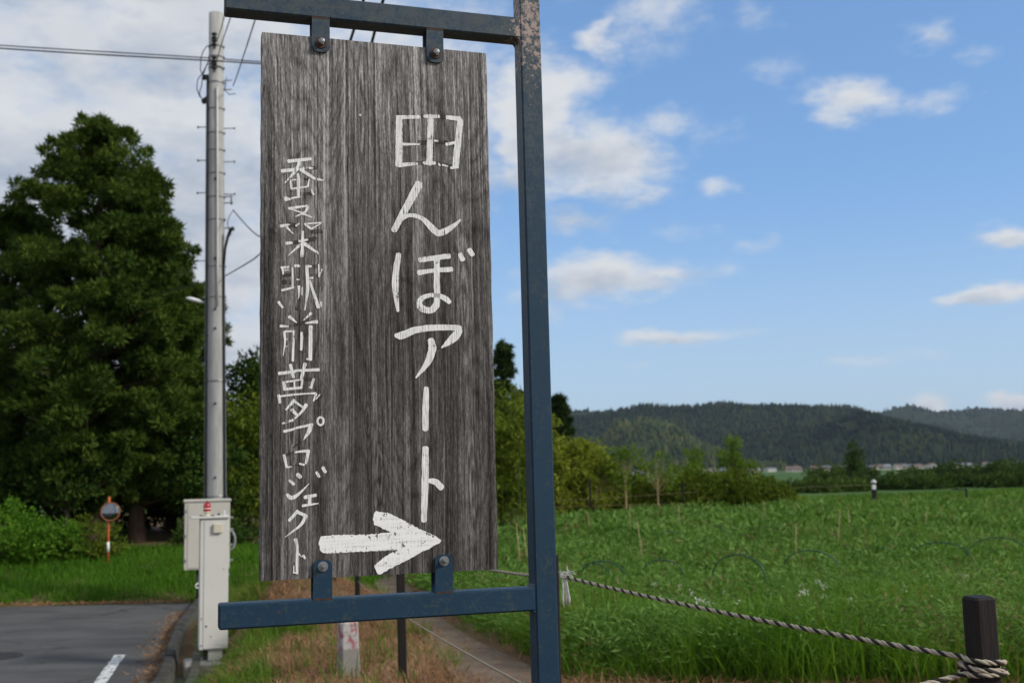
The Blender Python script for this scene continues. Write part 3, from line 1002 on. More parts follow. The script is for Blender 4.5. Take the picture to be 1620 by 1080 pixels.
# ------------------------------------------------------------------ the hanging sign
SIGN_YAW, SIGN_TILT, SIGN_ROLL = 0.30287, -0.01285, -0.00068
sign = empty('hanging_sign')
_M = Matrix.Rotation(SIGN_YAW, 4, 'Z') @ Matrix.Rotation(SIGN_TILT, 4, 'X') @ Matrix.Rotation(SIGN_ROLL, 4, 'Y')
sign.matrix_world = Matrix.Translation((0.03846, 2.43546, 1.60872)) @ _M
tag(sign, 'weathered grey plank sign with white painted characters and arrow on a blue steel frame', 'sign')
T_ = 0.05
ZB, ZT, XLB, XLT = -0.2626, 0.977, -0.6618, -0.6598
BX0, BX1, BZ0, BZ1, YB = -0.5818, -0.0802, -0.2213, 0.9359, 0.008
MB().box((0, 0, -2.0), (T_, T_, 1.75), 0.0035).build('post', BLUE, sign)
MB().box((XLB, 0.001, ZB - T_), (0.002, T_ - 0.001, ZB), 0.0035).build('beam', BLUE, sign)
MB().box((XLT, 0.001, ZT), (0.002, T_ - 0.001, ZT + T_), 0.0035).build('beam', BLUE, sign)
# weld fillets at the joints
for (x, z) in ((-0.006, ZB + 0.0), (-0.006, ZB - T_), (-0.006, ZT), (-0.006, ZT + T_)):
    s = 1 if z in (ZB, ZT + T_) else -1
    MB().prism([(-0.006, z - s * 0.003), (0.001, z - s * 0.003), (0.001, z + s * 0.008)], 0.003, T_ - 0.003).build('weld', BLUE, sign)


def bracket(xc, top):
    zb = BZ1 - 0.0155 if top else BZ0 + 0.0233            # bolt height
    w, r = 0.0192, 0.013
    if top:
        z_end, z_root = zb - 0.020, ZT + 0.004
    else:
        z_end, z_root = zb + 0.0135, ZB - 0.004
    s = -1 if top else 1
    out = [(xc - w, z_root)]
    for a in np.linspace(0, 90, 6):
        out.append((xc - w + r - r * math.cos(R(a)), z_end - s * r + s * r * math.sin(R(a))))
    for a in np.linspace(0, 90, 6):
        out.append((xc + w - r + r * math.sin(R(a)), z_end - s * r + s * r * math.cos(R(a))))
    out.append((xc + w, z_root))
    b = MB().prism(out, 0.0018, 0.0072).build('bracket', BLUE, sign)
    # rear leg of the clevis that grips the board from behind
    MB().prism(out, 0.0385, 0.0435).build('rear_plate', BLUE, b)
    rr = 0.0106 if not top else 0.0125
    MB().lathe([(0.0, 0.0018), (rr, 0.0018), (rr, 0.0002), (rr - 0.0007, -0.0006), (0.0, -0.0006)], 'y', (xc, 0, zb), 28, False).build('washer', ZINC if not top else RUSTY, b)
    hexo = [(xc + 0.0068 * math.cos(R(k * 60 + 12)), zb + 0.0068 * math.sin(R(k * 60 + 12))) for k in range(6)]
    MB().prism(hexo, -0.0066, -0.0006).build('nut', ZINC, b)
    MB().lathe([(0.0035, -0.0066), (0.0036, -0.0125), (0.0026, -0.0142), (0.0, -0.0145)], 'y', (xc, 0, zb), 16, False).build('bolt', ZINC, b)
    if top:
        MB().lathe([(0.0037, -0.0118), (0.0062, -0.0118), (0.0064, -0.0128), (0.0058, -0.0136), (0.0037, -0.0136)], 'y', (xc, 0, zb), 20).build('bolt_ring', ZINC, b)
    MB().box((xc - w + 0.001, 0.0012, (z_root + s * 0.0035) - 0.0018), (xc + w - 0.001, 0.0030, (z_root + s * 0.0035) + 0.0018)).build('weld_bead', RUSTY, b)


for xc in (-0.4565, -0.2015):
    bracket(xc, True)
    bracket(xc, False)

# board: four upright planks edge to edge
board = empty('board', parent=sign)
seams = [BX0, -0.3985, -0.353, -0.128, BX1]
for i in range(4):
    x0, x1 = seams[i] + (0.00015 if i else 0), seams[i + 1] - (0.00015 if i < 3 else 0)
    y0 = YB + (0, 0.0004, 0.0002, 0.0006)[i]
    mb = MB()
    nz = 40
    front, back = [], []
    bv = 0.0009
    for k in range(nz + 1):
        z = BZ0 + (BZ1 - BZ0) * k / nz
        e0 = 0.0006 * math.sin(k * 1.9 + i) if i == 0 else 0
        e1 = 0.0006 * math.sin(k * 1.3 + i) if i == 3 else 0
        front.append([(x0 + e0, y0 + 0.028, z), (x0 + e0, y0 + bv, z), (x0 + e0 + bv * 0.7, y0, z), (x1 + e1 - bv * 0.7, y0, z), (x1 + e1, y0 + bv, z), (x1 + e1, y0 + 0.028, z)])
    n6 = 6
    vs = [p for ring in front for p in ring]
    fs = []
    for k in range(nz):
        for j in range(n6):
            j2 = (j + 1) % n6
            fs.append((k * n6 + j, k * n6 + j2, (k + 1) * n6 + j2, (k + 1) * n6 + j))
    fs += [tuple(range(n6)), tuple(range(nz * n6 + n6 - 1, nz * n6 - 1, -1))]
    # slightly eased, worn ends
    for q in (0, nz):
        for j in range(n6):
            x, y_, z = vs[q * n6 + j]
            if j in (2, 3):
                vs[q * n6 + j] = (x, y_ + 0.0012, z)
    mb._add(vs, fs)
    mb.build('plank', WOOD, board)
CHARACTERS = [
    ('ta', [(0, [(-284.8, 766.6, 15.7), (-286.8, 659.3, 17)]), (0, [(-288.8, 767.7, 10.2), (-238.4, 772.9, 9)]), (0, [(-227.3, 774.8, 8.3), (-194.3, 777, 8.4)]), (0, [(-175.7, 776.3, 10.5), (-146.6, 775, 12.7)]), (0, [(-145.3, 771.6, 15.6), (-158.6, 664.5, 16.1)]), (0, [(-213.1, 776.3, 14.6), (-218.3, 667, 15.2)]), (0, [(-278.7, 707.4, 7.5), (-240.4, 709.7, 4.1)]), (0, [(-205.7, 720.1, 4.5), (-198, 720.6, 4.5)]), (0, [(-178.6, 713.5, 7.7), (-157.5, 719.9, 6.3)]), (0, [(-286.1, 659.3, 11.6), (-245.1, 665.3, 6.2)]), (0, [(-230.7, 667.6, 8.3), (-205.1, 669.2, 7.6)]), (0, [(-196.8, 668.4, 4.2), (-194.1, 664, 4.2)]), (0, [(-188.2, 666.1, 4.9), (-176.1, 663.4, 3.5)]), (0, [(-169.2, 660.3, 6.3), (-152.3, 662.8, 6.3)]), (1, [(-239.4, 774.3, 8.3), (-226.2, 776, 8.3)]), (1, [(-195, 777, 9.1), (-175.7, 777, 9.1)]), (1, [(-240.3, 713.5, 12.4), (-223, 715.4, 12.5)]), (1, [(-197.7, 718.5, 11.8), (-177.9, 718.5, 11.9)]), (1, [(-245.1, 667.4, 10.3), (-230.7, 668.3, 10.3)]), (1, [(-205.1, 670.3, 9), (-169.1, 664.5, 9.1)])]),
    ('n', [(0, [(-241.7, 619.6, 19.9), (-299.7, 512.6, 14.1)]), (0, [(-287.7, 530.1, 4.7), (-272.3, 545.1, 8.8), (-255.3, 548, 9.5), (-233.3, 540.1, 11.6), (-214.8, 522.5, 16.5), (-199.5, 510.9, 15.9), (-182.2, 517.8, 14.5), (-161.1, 532.5, 9), (-149.5, 543.4, 4.2)])]),
    ('bo', [(0, [(-289.6, 460.3, 12.1), (-295.7, 423.8, 15.4), (-297.6, 383.7, 15.4), (-292.8, 335.5, 6.7)]), (0, [(-243.2, 449.2, 12.2), (-176.4, 460.5, 12.4)]), (0, [(-204.6, 457.4, 14.4), (-205.4, 409.9, 15.1), (-206.2, 362.6, 15), (-209.9, 347.4, 16.4), (-222.9, 338.1, 14.9), (-240.4, 343, 16.2), (-245.6, 354.9, 13.5), (-236, 366.9, 11.5), (-219, 371.7, 10.2), (-198.6, 370.9, 11.6), (-185, 363.8, 13.7), (-177.6, 357.3, 10.3)]), (0, [(-246, 420.8, 12.2), (-214.7, 426.5, 10.2), (-171.7, 431, 12.4)]), (0, [(-151.4, 465.5, 12.5), (-146, 453.4, 13.2)]), (0, [(-130.3, 475.9, 13.3), (-123.5, 465.2, 12.6)]), (1, [(-231.7, 426, 6.8), (-213.9, 429.9, 6.8)])]),
    ('a', [(0, [(-298.1, 282.4, 10), (-284.2, 282.7, 18.7), (-257.3, 294, 15.5), (-223.5, 299.9, 14.2), (-172.5, 301.8, 13.7), (-160.5, 299.7, 17.2)]), (0, [(-158, 302.4, 16.5), (-161.8, 287.9, 20), (-179.9, 270.5, 15), (-197.8, 257, 2.7)]), (0, [(-220.6, 273.6, 15.6), (-218.6, 252.1, 19.6), (-230.8, 222.1, 14.8), (-255.4, 191, 3.3)]), (1, [(-175.8, 306.1, 8.2), (-165.5, 306.3, 8.2)]), (1, [(-209, 258.8, 13.6), (-196.4, 262.3, 13.6)])]),
    ('bar', [(0, [(-232.9, 168.9, 11.9), (-234.9, 125.2, 15.3), (-236.4, 80.5, 14.4)])]),
    ('to', [(0, [(-236.6, 40.6, 15.2), (-238.5, -27, 16), (-242.4, -112.2, 14.2)]), (0, [(-232.2, -28.8, 9.3), (-216.3, -31.6, 14.4), (-202.9, -44.2, 15.3)])]),
    ('kaiko', [(0, [(-525.7, 653.1, 8.4), (-477.5, 661.4, 7)]), (0, [(-539.2, 630.8, 8.3), (-507.2, 636.3, 7.4)]), (0, [(-493.6, 640, 5.9), (-474.5, 641.1, 5)]), (0, [(-503, 656.1, 6.9), (-507.2, 637.8, 8.4), (-533, 605, 2.4)]), (0, [(-499.8, 636.8, 8.9), (-470.1, 617.9, 6)]), (0, [(-463.4, 617.3, 6.5), (-451.7, 615.4, 2.5)]), (0, [(-521, 610.1, 4.4), (-519.1, 593.1, 5.4)]), (0, [(-518.3, 593.1, 5.4), (-483.8, 600.2, 3.5)]), (0, [(-481.5, 616.2, 3), (-484.5, 600.1, 4.5)]), (0, [(-521, 611.4, 2.9), (-509.7, 613.6, 3)]), (0, [(-505.8, 626.4, 5.4), (-504.3, 612.3, 8.4), (-504.8, 577.7, 6.4)]), (0, [(-531.8, 570.4, 11.3), (-520.8, 570.5, 4.4)]), (0, [(-520.8, 571.8, 3.9), (-501.9, 576.6, 4.9)]), (0, [(-477.1, 593.9, 3.5), (-473.2, 583.3, 5.5)]), (1, [(-481.2, 640.7, 9), (-467.5, 642.4, 9)]), (1, [(-499.9, 583.1, 8.4), (-475.1, 585.2, 8.4)]), (1, [(-492.4, 615.6, 5.9), (-482, 616.7, 6)])]),
    ('kuwa', [(0, [(-524.4, 550, 6.9), (-483.9, 558.4, 4.5)]), (0, [(-483.6, 557.6, 5.9), (-488.8, 546.7, 5.9), (-496.2, 538.6, 5.4)]), (0, [(-518.3, 548.2, 3.4), (-497.5, 542.4, 3.4)]), (0, [(-510.2, 533.4, 3.4), (-495, 541.3, 3.4)]), (0, [(-493.8, 540, 4.9), (-476.5, 533.5, 3)]), (0, [(-541.5, 511.1, 7.8), (-523.2, 515.5, 3.9)]), (0, [(-528.8, 509.2, 5.9), (-515.9, 496.1, 2.4)]), (0, [(-509.3, 513.1, 4.9), (-503.6, 518.5, 3.4)]), (0, [(-491.3, 518, 4.4), (-456.5, 522.7, 3)]), (0, [(-488.9, 516.1, 6.4), (-477.8, 507.9, 4.9)]), (0, [(-477.3, 508, 4), (-457.5, 520.6, 2)]), (0, [(-495.5, 501.8, 5.9), (-496.1, 472.7, 6.9), (-497.1, 448.6, 8.8)]), (0, [(-530.5, 474.3, 7.3), (-518.3, 476.3, 5.9)]), (0, [(-503.2, 480, 5.4), (-485.2, 484.5, 4.4)]), (0, [(-500, 473.5, 6.9), (-525.6, 448.8, 1.9)]), (0, [(-492.6, 475.3, 8.8), (-468, 458.6, 5.4)]), (0, [(-465.6, 459.9, 3.5), (-463.1, 455, 3.5)]), (1, [(-522, 515.8, 10.8), (-507.8, 512.7, 10.8)]), (1, [(-485.2, 483.2, 10.8), (-469.2, 487.7, 10.9)]), (1, [(-476.6, 501.4, 9.9), (-455.5, 503.6, 9.9)]), (1, [(-517.1, 476.9, 9.8), (-503.7, 478.7, 9.8)])]),
    ('eki', [(0, [(-539.9, 422.2, 6.3), (-524.9, 424.2, 4.9)]), (0, [(-537, 421.8, 6.8), (-536.5, 408.3, 2.9)]), (0, [(-532.9, 416.5, 2.4), (-525.4, 418, 2.4)]), (0, [(-516.6, 422, 4.9), (-516.6, 380.7, 4.4)]), (0, [(-511.7, 426.7, 7.3), (-502.5, 427.5, 5.9)]), (0, [(-538.9, 373.9, 5.3), (-514.7, 380.5, 4.4)]), (0, [(-507.9, 397.7, 3.4), (-503.5, 397.9, 3.4)]), (0, [(-503.7, 383.6, 6.3), (-503.5, 364.8, 2.9), (-505.5, 356.8, 1.5)]), (0, [(-496.9, 381.3, 2.4), (-497.4, 365, 2.4)]), (0, [(-545.6, 348.8, 6.7), (-537.6, 337.1, 4.8)]), (0, [(-487.3, 427.5, 6.9), (-485.4, 380.4, 7.3), (-491.4, 332.7, 2)]), (0, [(-487.8, 426.5, 6.4), (-478, 426.9, 4.9)]), (0, [(-485.4, 401.4, 3.9), (-474.3, 402.3, 3.9)]), (0, [(-462.2, 431.4, 3), (-461.3, 405, 3.9)]), (0, [(-455.3, 421.6, 2.5), (-460.8, 406.2, 2.5)]), (0, [(-481.5, 396.8, 4.9), (-473.2, 370.7, 6.4), (-463, 339.6, 8.9)]), (0, [(-458, 351, 4.4), (-456.6, 341, 3.4)]), (1, [(-537.7, 406.3, 8.7), (-515.9, 408.3, 8.8)]), (1, [(-536.5, 391.4, 10.6), (-518.3, 391.9, 10.7)]), (1, [(-478, 427.1, 7.4), (-463.2, 427.6, 7.4)]), (1, [(-476.8, 408.3, 9.8), (-462, 407.5, 9.9)]), (1, [(-507.9, 334.8, 10.7), (-502.5, 356.1, 4.9)]), (1, [(-514.7, 412.1, 4.9), (-514.7, 409.5, 4.9)])]),
    ('mae', [(0, [(-523.2, 318.4, 8.7), (-508.6, 306.3, 2.9)]), (0, [(-478.2, 326.8, 6.4), (-494.1, 311.5, 1.9)]), (0, [(-541.7, 298.2, 6.7), (-525.3, 297.8, 2.9)]), (0, [(-490.4, 305.4, 2.4), (-466.5, 308.8, 8.8)]), (0, [(-534, 286, 5.3), (-532.5, 265.1, 4.3), (-536.3, 235.6, 1.4)]), (0, [(-534, 286.8, 4.3), (-513.5, 288.1, 4.4)]), (0, [(-514.7, 287.6, 5.3), (-516.4, 225.5, 5.8)]), (0, [(-530.4, 270.5, 2.4), (-526.8, 271.3, 2.4)]), (0, [(-531.5, 255.3, 1.9), (-527.9, 255.8, 1.9)]), (0, [(-498.5, 285.4, 4.9), (-498.2, 270.5, 6.8), (-499.2, 248.8, 5.8)]), (0, [(-479.2, 298.6, 8.8), (-480.4, 228.2, 8.3)]), (0, [(-487.6, 229.9, 4.4), (-479.6, 228.2, 4.4)]), (1, [(-508.6, 305, 8.2), (-491.6, 305.3, 8.3)]), (1, [(-524.4, 297.8, 6.8), (-507.4, 302.1, 6.8)])]),
    ('yume', [(0, [(-544.7, 199.1, 7.6), (-512.3, 202.9, 6.3)]), (0, [(-512.3, 204.9, 4.8), (-462.6, 207.4, 7.3)]), (0, [(-521.4, 217.1, 7.2), (-515.2, 191.6, 7.2)]), (0, [(-491, 219.8, 7.8), (-498.3, 190.2, 6.8)]), (0, [(-534.4, 180.8, 8.1), (-532.7, 165.7, 8.1)]), (0, [(-536.3, 180.8, 4.3), (-514.7, 183.8, 4.3)]), (0, [(-532.7, 166.2, 6.2), (-497.9, 169.9, 5.8)]), (0, [(-513.5, 185.3, 3.8), (-512.8, 168.7, 3.8)]), (0, [(-496.9, 187.1, 4.8), (-498.4, 171.1, 4.8)]), (0, [(-512.3, 184.3, 3.8), (-496.6, 187.3, 3.9)]), (0, [(-473.4, 187.9, 5.3), (-479, 169.2, 6.3)]), (0, [(-483.4, 169.9, 3.4), (-477.3, 169.2, 3.4)]), (0, [(-545.1, 153.6, 7.1), (-542.9, 138.3, 5.7)]), (0, [(-542.2, 151.6, 3.8), (-514.7, 155, 4.8), (-490.7, 156.9, 3.4), (-469.3, 157.9, 5.3)]), (0, [(-468.4, 156.4, 5.8), (-473.8, 141.8, 3.4)]), (0, [(-460.6, 155.2, 2.4), (-468.9, 145.4, 2.4)]), (0, [(-513.5, 143.1, 8.2), (-530.3, 123.9, 4.3)]), (0, [(-512.3, 140.6, 5.3), (-495.5, 128.4, 4.3)]), (0, [(-488.8, 134, 8.7), (-497.9, 119.9, 6.3), (-512.3, 105.4, 3.4)]), (0, [(-518.3, 123.6, 8.1), (-506.3, 111.4, 5.8)]), (0, [(-516.6, 102.5, 5.7), (-537.4, 95.4, 3.8)]), (1, [(-468.9, 144.2, 7.3), (-457.9, 154, 7.3)]), (1, [(-496.6, 187.1, 8.7), (-476.1, 187.9, 8.7)])]),
    ('pu', [(0, [(-534.3, 79, 6.7), (-514.7, 83.6, 4.8)]), (0, [(-513.5, 85.1, 4.8), (-476.3, 93, 6.3)]), (0, [(-479.9, 91.6, 9.7), (-483.6, 78.5, 9.2), (-494.2, 61.7, 1.9)]), (0, [(-457, 107.2, 4.9), (-454.6, 105, 4.9), (-453.2, 101.7, 4.9), (-453.2, 98, 4.9), (-454.4, 94.6, 4.9), (-456.8, 92.3, 4.9), (-459.6, 91.6, 4.9), (-462.5, 92.7, 4.8), (-464.6, 95.3, 4.8), (-465.6, 98.8, 4.8), (-465.2, 102.5, 4.8), (-463.6, 105.6, 4.9), (-461.1, 107.4, 4.9), (-458.1, 107.6, 4.9)]), (1, [(-500.4, 56.9, 5.8), (-517.1, 45.1, 2.4)])]),
    ('ro', [(0, [(-534.2, 30.5, 6.6), (-529, 6.4, 5.7)]), (0, [(-528.5, 5.4, 3.8), (-519, 6.7, 2.4)]), (0, [(-511.9, 35.9, 4.3), (-506.4, 36.5, 4.3)]), (0, [(-504, 37.2, 4.8), (-483.6, 38.8, 6.3)]), (0, [(-484.6, 38.6, 7.7), (-489.2, 12.8, 5.8)]), (0, [(-502.8, 12.4, 3.8), (-493.3, 9.8, 4.8)]), (1, [(-530.2, 30.9, 7.6), (-510, 35.3, 7.6)]), (1, [(-518.3, 7.9, 6.2), (-502.8, 11.2, 6.2)])]),
    ('ji', [(0, [(-507.1, -9.4, 8.6), (-500.9, -15.3, 8.6)]), (0, [(-523.8, -20.9, 5.2), (-514.3, -29.3, 7.1)]), (0, [(-527.8, -49.9, 6.2), (-521.4, -56.3, 9.5), (-511.9, -54.6, 8.1), (-498.1, -43.6, 4.8), (-483.3, -28.6, 1.4)]), (0, [(-467.9, -5.9, 6.7), (-462.6, -15.2, 5.8)]), (0, [(-454.8, 3.5, 7.3), (-450, -5.8, 7.3)])]),
    ('e', [(0, [(-492.2, -56.6, 8.1), (-469.4, -52.7, 7.2)]), (0, [(-482.1, -57.1, 7.2), (-482.4, -70.3, 7.2)]), (0, [(-496.2, -73.7, 6.2), (-464.7, -69.8, 2.9)]), (1, [(-469.5, -71.1, 4.8), (-464.2, -68.9, 4.8)])]),
    ('ku', [(0, [(-506.5, -83.8, 7.1), (-523.7, -102.7, 6.6)]), (0, [(-506.5, -86.2, 7.1), (-489.8, -93.9, 7.2)]), (0, [(-489.8, -94.3, 8.6), (-500.6, -112.5, 6.2), (-532.4, -136.1, 0.9)])]),
    ('to2', [(0, [(-511, -140.9, 8.5), (-507.7, -154.8, 5.7), (-507.7, -168.9, 5.7), (-508.2, -208.8, 6.1)]), (0, [(-505.3, -169, 3.8), (-499.4, -176.3, 1.9)]), (0, [(-495.4, -174.6, 6.6), (-491.2, -179.9, 4.7)]), (0, [(-514.3, -193.9, 1.9), (-514.8, -208.4, 3.3)]), (0, [(-513.6, -207.3, 3.3), (-506.6, -210, 3.3)])]),
]
ARROW = [(-460.1, -137.7), (-448.1, -136.3), (-428.8, -134.6), (-390, -136.8), (-345.9, -136), (-312.4, -133.6), (-331, -125.7), (-349.4, -116.6), (-351, -105.7), (-348.4, -93.6), (-344.2, -88.9), (-330.6, -92.3), (-318.2, -94.1), (-290.9, -107.7), (-261, -124.6), (-230.8, -139.6), (-208.1, -151), (-205.6, -154.3), (-208.3, -159.6), (-236.4, -173.1), (-269.4, -187.5), (-299.6, -201.8), (-319.5, -211), (-336.9, -218.8), (-343, -217.8), (-345.4, -212.9), (-348.5, -205.6), (-348.5, -199.6), (-326.6, -183.8), (-304.2, -171.5), (-326.5, -170.8), (-345, -171.5), (-375.7, -171.6), (-404.9, -171.3), (-431.4, -172.1), (-455.4, -171.6), (-460.7, -166.1), (-463, -156.6), (-464.9, -149.4)]



def smooth_line(pts, n=5):
    """Catmull-Rom through (x, z, w)"""
    if len(pts) < 3:
        a, b = np.array(pts[0]), np.array(pts[-1])
        m = max(2, int(np.hypot(*(b - a)[:2]) / 4))
        return [tuple(a + (b - a) * k / m) for k in range(m + 1)]
    P = [np.array(p, float) for p in pts]
    P = [2 * P[0] - P[1]] + P + [2 * P[-1] - P[-2]]
    out = []
    for i in range(1, len(P) - 2):
        for k in range(n):
            t = k / n
            out.append(tuple(0.5 * ((2 * P[i]) + (P[i + 1] - P[i - 1]) * t + (2 * P[i - 1] - 5 * P[i] + 4 * P[i + 1] - P[i + 2]) * t * t +
                                    (3 * P[i] - P[i - 1] - 3 * P[i + 1] + P[i + 2]) * t ** 3)))
    out.append(tuple(P[-2]))
    return out


def brush(mb, pts, y, rnd):
    """one brush stroke as a thin ribbon with round ends; pts in millimetres"""
    L = smooth_line(pts)
    c = [Vector((p[0] / 1000, p[1] / 1000)) for p in L]
    w = [max(p[2], 0.7) / 2130 for p in L]
    left, right = [], []
    n = len(c)
    for i in range(n):
        t = c[min(i + 1, n - 1)] - c[max(i - 1, 0)]
        if t.length < 1e-9:
            t = Vector((1, 0))
        t.normalize()
        nn = Vector((-t.y, t.x))
        left.append(c[i] + nn * (w[i] * rnd.uniform(0.9, 1.06)))
        right.append(c[i] - nn * (w[i] * rnd.uniform(0.9, 1.06)))
    def cap(p, t, r):
        out = []
        nn = Vector((-t.y, t.x))
        for a in (60, 30, 0, -30, -60):
            out.append(p + t * (r * 0.62 * math.cos(R(a))) + nn * (r * math.sin(R(a))))
        return out
    t1 = (c[-1] - c[-2]).normalized()
    t0 = (c[0] - c[1]).normalized()
    vs, fs = [], []
    for i in range(n):
        vs += [(left[i].x, y, left[i].y), (right[i].x, y, right[i].y)]
    for i in range(n - 1):
        fs.append((2 * i, 2 * i + 1, 2 * i + 3, 2 * i + 2))
    e = cap(c[-1], t1, w[-1])
    k = len(vs)
    vs += [(q.x, y, q.y) for q in e]
    fs.append((2 * n - 2, 2 * n - 1, k + 4, k + 3, k + 2, k + 1, k))
    s = cap(c[0], t0, w[0])
    k = len(vs)
    vs += [(q.x, y, q.y) for q in s]
    fs.append((1, 0, k + 4, k + 3, k + 2, k + 1, k))
    mb._add(vs, fs)


rnd = random.Random(4)
for name, strokes in CHARACTERS:
    paint = MB()
    for j, (g, pts) in enumerate(strokes):
        if g:
            ghost = MB()
            brush(ghost, pts, YB - 0.00025 - j * 0.00001, rnd)
            ghost.build('flaked_paint_patch', GHOST, board)
        else:
            brush(paint, pts, YB - 0.0006 - j * 0.00003, rnd)
    paint.build('painted_character', PAINT, board)
mb = MB()
outl = []
for i in range(len(ARROW)):
    a, b_ = Vector(ARROW[i]), Vector(ARROW[(i + 1) % len(ARROW)])
    m = max(1, int((b_ - a).length / 3))
    for k in range(m):
        q = a + (b_ - a) * k / m
        outl.append((q.x / 1000 + rnd.uniform(-0.0009, 0.0009), q.y / 1000 + rnd.uniform(-0.0011, 0.0011)))
mb._add([(x, YB - 0.0008, z) for x, z in outl], [tuple(range(len(outl)))])
mb.build('painted_arrow', PAINT2, board)
# small pale nail head and paint drip in the upper middle of the board
MB().lathe([(0.0, -0.0006), (0.0026, -0.0004), (0.003, 0.0005)], 'y', (-0.3715, YB, 0.7665), 12).build('nail', STRING, board)

# ------------------------------------------------------------------ concrete utility pole with its fittings
PX0, PY0 = -6.03, 22.5
pole = empty('utility_pole', (PX0, PY0, -0.9))
tag(pole, 'tall grey concrete utility pole with step bolts, cable ducts and street light', 'utility pole')
LEAN = -0.0105                                   # slight lean in x per metre


def pole_r(z):
    return 0.192 - (z - 2.0) * 0.0047


def pp(z, a=0.0, out=0.0):
    """point on the pole surface at height z (world, relative to eye level datum) and angle a (0 = towards camera, 90 = right)"""
    r_ = pole_r(z) + out
    zz = z + 0.9
    return (LEAN * (z - 1.1) + r_ * math.sin(R(a)), -r_ * math.cos(R(a)), zz)


MB().tube([(LEAN * (z - 1.1), 0, z + 0.9) for z in (-1.4, 2, 5, 8, 11.33)], [pole_r(z) for z in (-1.4, 2, 5, 8, 11.33)], 28).build('shaft', CONCRETE, pole)


def pz(v):
    """height for a level measured down the shaft in 1/770 steps of its visible length"""
    return 11.36 - (v - 20) * (11.36 - 1.12) / 770


# ducts and conduit
MB().tube([pp(z, -58, 0.03) for z in (pz(128), 8, 5, 3, 1.2, 0.6)], 0.024, 10).build('cable_duct', CABLE, pole)
MB().tube([pp(z, -80, 0.03) for z in (pz(170), 8, 5, 3, 1.2, 0.6)], 0.022, 10).build('cable_duct', DUCT, pole)
MB().tube([pp(z, 62, 0.03) for z in (pz(430), 4, 3, 1.2, 0.6)], 0.024, 10).build('cable_duct', CABLE, pole)
MB().tube([pp(z, 22, 0.022) for z in (pz(148), 8, 6, pz(496))], 0.021, 10).build('conduit', CONDUIT, pole)
# weather head: bent top of the right duct
MB().tube([pp(pz(430), 62, 0.03), pp(pz(405), 64, 0.06), pp(pz(388), 66, 0.12), pp(pz(376), 68, 0.19), pp(pz(374), 70, 0.25)], [0.026, 0.028, 0.03, 0.04, 0.05], 10).build('weather_head', CABLE, pole)
# steel bands
for v in (78, 95, 113, 137, 180, 219, 247, 284, 322, 358, 432, 480, 610, 785):
    z = pz(v)
    mb = MB()
    mb.lathe([(pole_r(z) + 0.002, z - 0.018 + 0.9), (pole_r(z) + 0.009, z - 0.016 + 0.9), (pole_r(z) + 0.009, z + 0.016 + 0.9), (pole_r(z) + 0.002, z + 0.018 + 0.9)], 'z', (LEAN * (z - 1.1), 0, 0), 28)
    p = pp(z, 86, 0.012)
    mb.box((p[0] - 0.02, p[1] - 0.015, p[2] - 0.018), (p[0] + 0.02, p[1] + 0.015, p[2] + 0.018))
    mb.build('steel_band', ZINC if v in (137, 610, 785) else DUCT, pole)
# step bolts
for v, sides_ in ((208, (-1, 1)), (262, (-1, 1)), (314, (-1, 1)), (422, (-1,))):
    for s in sides_:
        z = pz(v + (0 if s < 0 else 3))
        a, b_ = pp(z, 90 * s, -0.02), pp(z, 90 * s, 0.22)
        mb = MB().tube([a, b_], 0.011, 8)
        mb.tube([pp(z, 90 * s, 0.21), pp(z, 90 * s, 0.235)], 0.026, 8)
        mb.build('step_bolt', DUCT, pole)
for v in (295, 421, 500, 530, 645, 757):
    MB().tube([pp(pz(v), 8, -0.01), pp(pz(v), 8, 0.05)], [0.026, 0.02], 8).build('bolt_hole', RUBBER, pole)
# spool insulators facing the camera
for v in (66, 77, 104, 115):
    z = pz(v)
    c = pp(z, 5, 0.07)
    mb = MB().lathe([(0.02, -0.065), (0.055, -0.06), (0.055, -0.03), (0.03, -0.012), (0.03, 0.012), (0.055, 0.03), (0.055, 0.06), (0.02, 0.065)], 'z', c, 14)
    mb.build('insulator', RUBBER, pole)
    MB().box((c[0] - 0.02, c[1] - 0.0, c[2] - 0.09), (c[0] + 0.02, c[1] + 0.1, c[2] + 0.09)).build('insulator_clamp', DUCT, pole)


def fitting(name, v, a, reach, hgt, mat=RUBBER):
    z = pz(v)
    s = 1 if a > 0 else -1
    p = pp(z, a, 0.0)
    mb = MB().box((min(p[0], p[0] + s * reach), p[1] - 0.03, p[2] - hgt / 2), (max(p[0], p[0] + s * reach), p[1] + 0.03, p[2] + hgt / 2))
    return mb.build(name, mat, pole)


fitting('cable_clamp', 127, -88, 0.13, 0.10)
# triangular lower clamp
p = pp(pz(163), -88, 0)
MB().prism([(p[0] + 0.02, p[2] + 0.1), (p[0] - 0.15, p[2] - 0.02), (p[0] - 0.13, p[2] - 0.09), (p[0] + 0.02, p[2] - 0.08)], p[1] - 0.04, p[1] + 0.04).build('cable_clamp', RUBBER, pole)
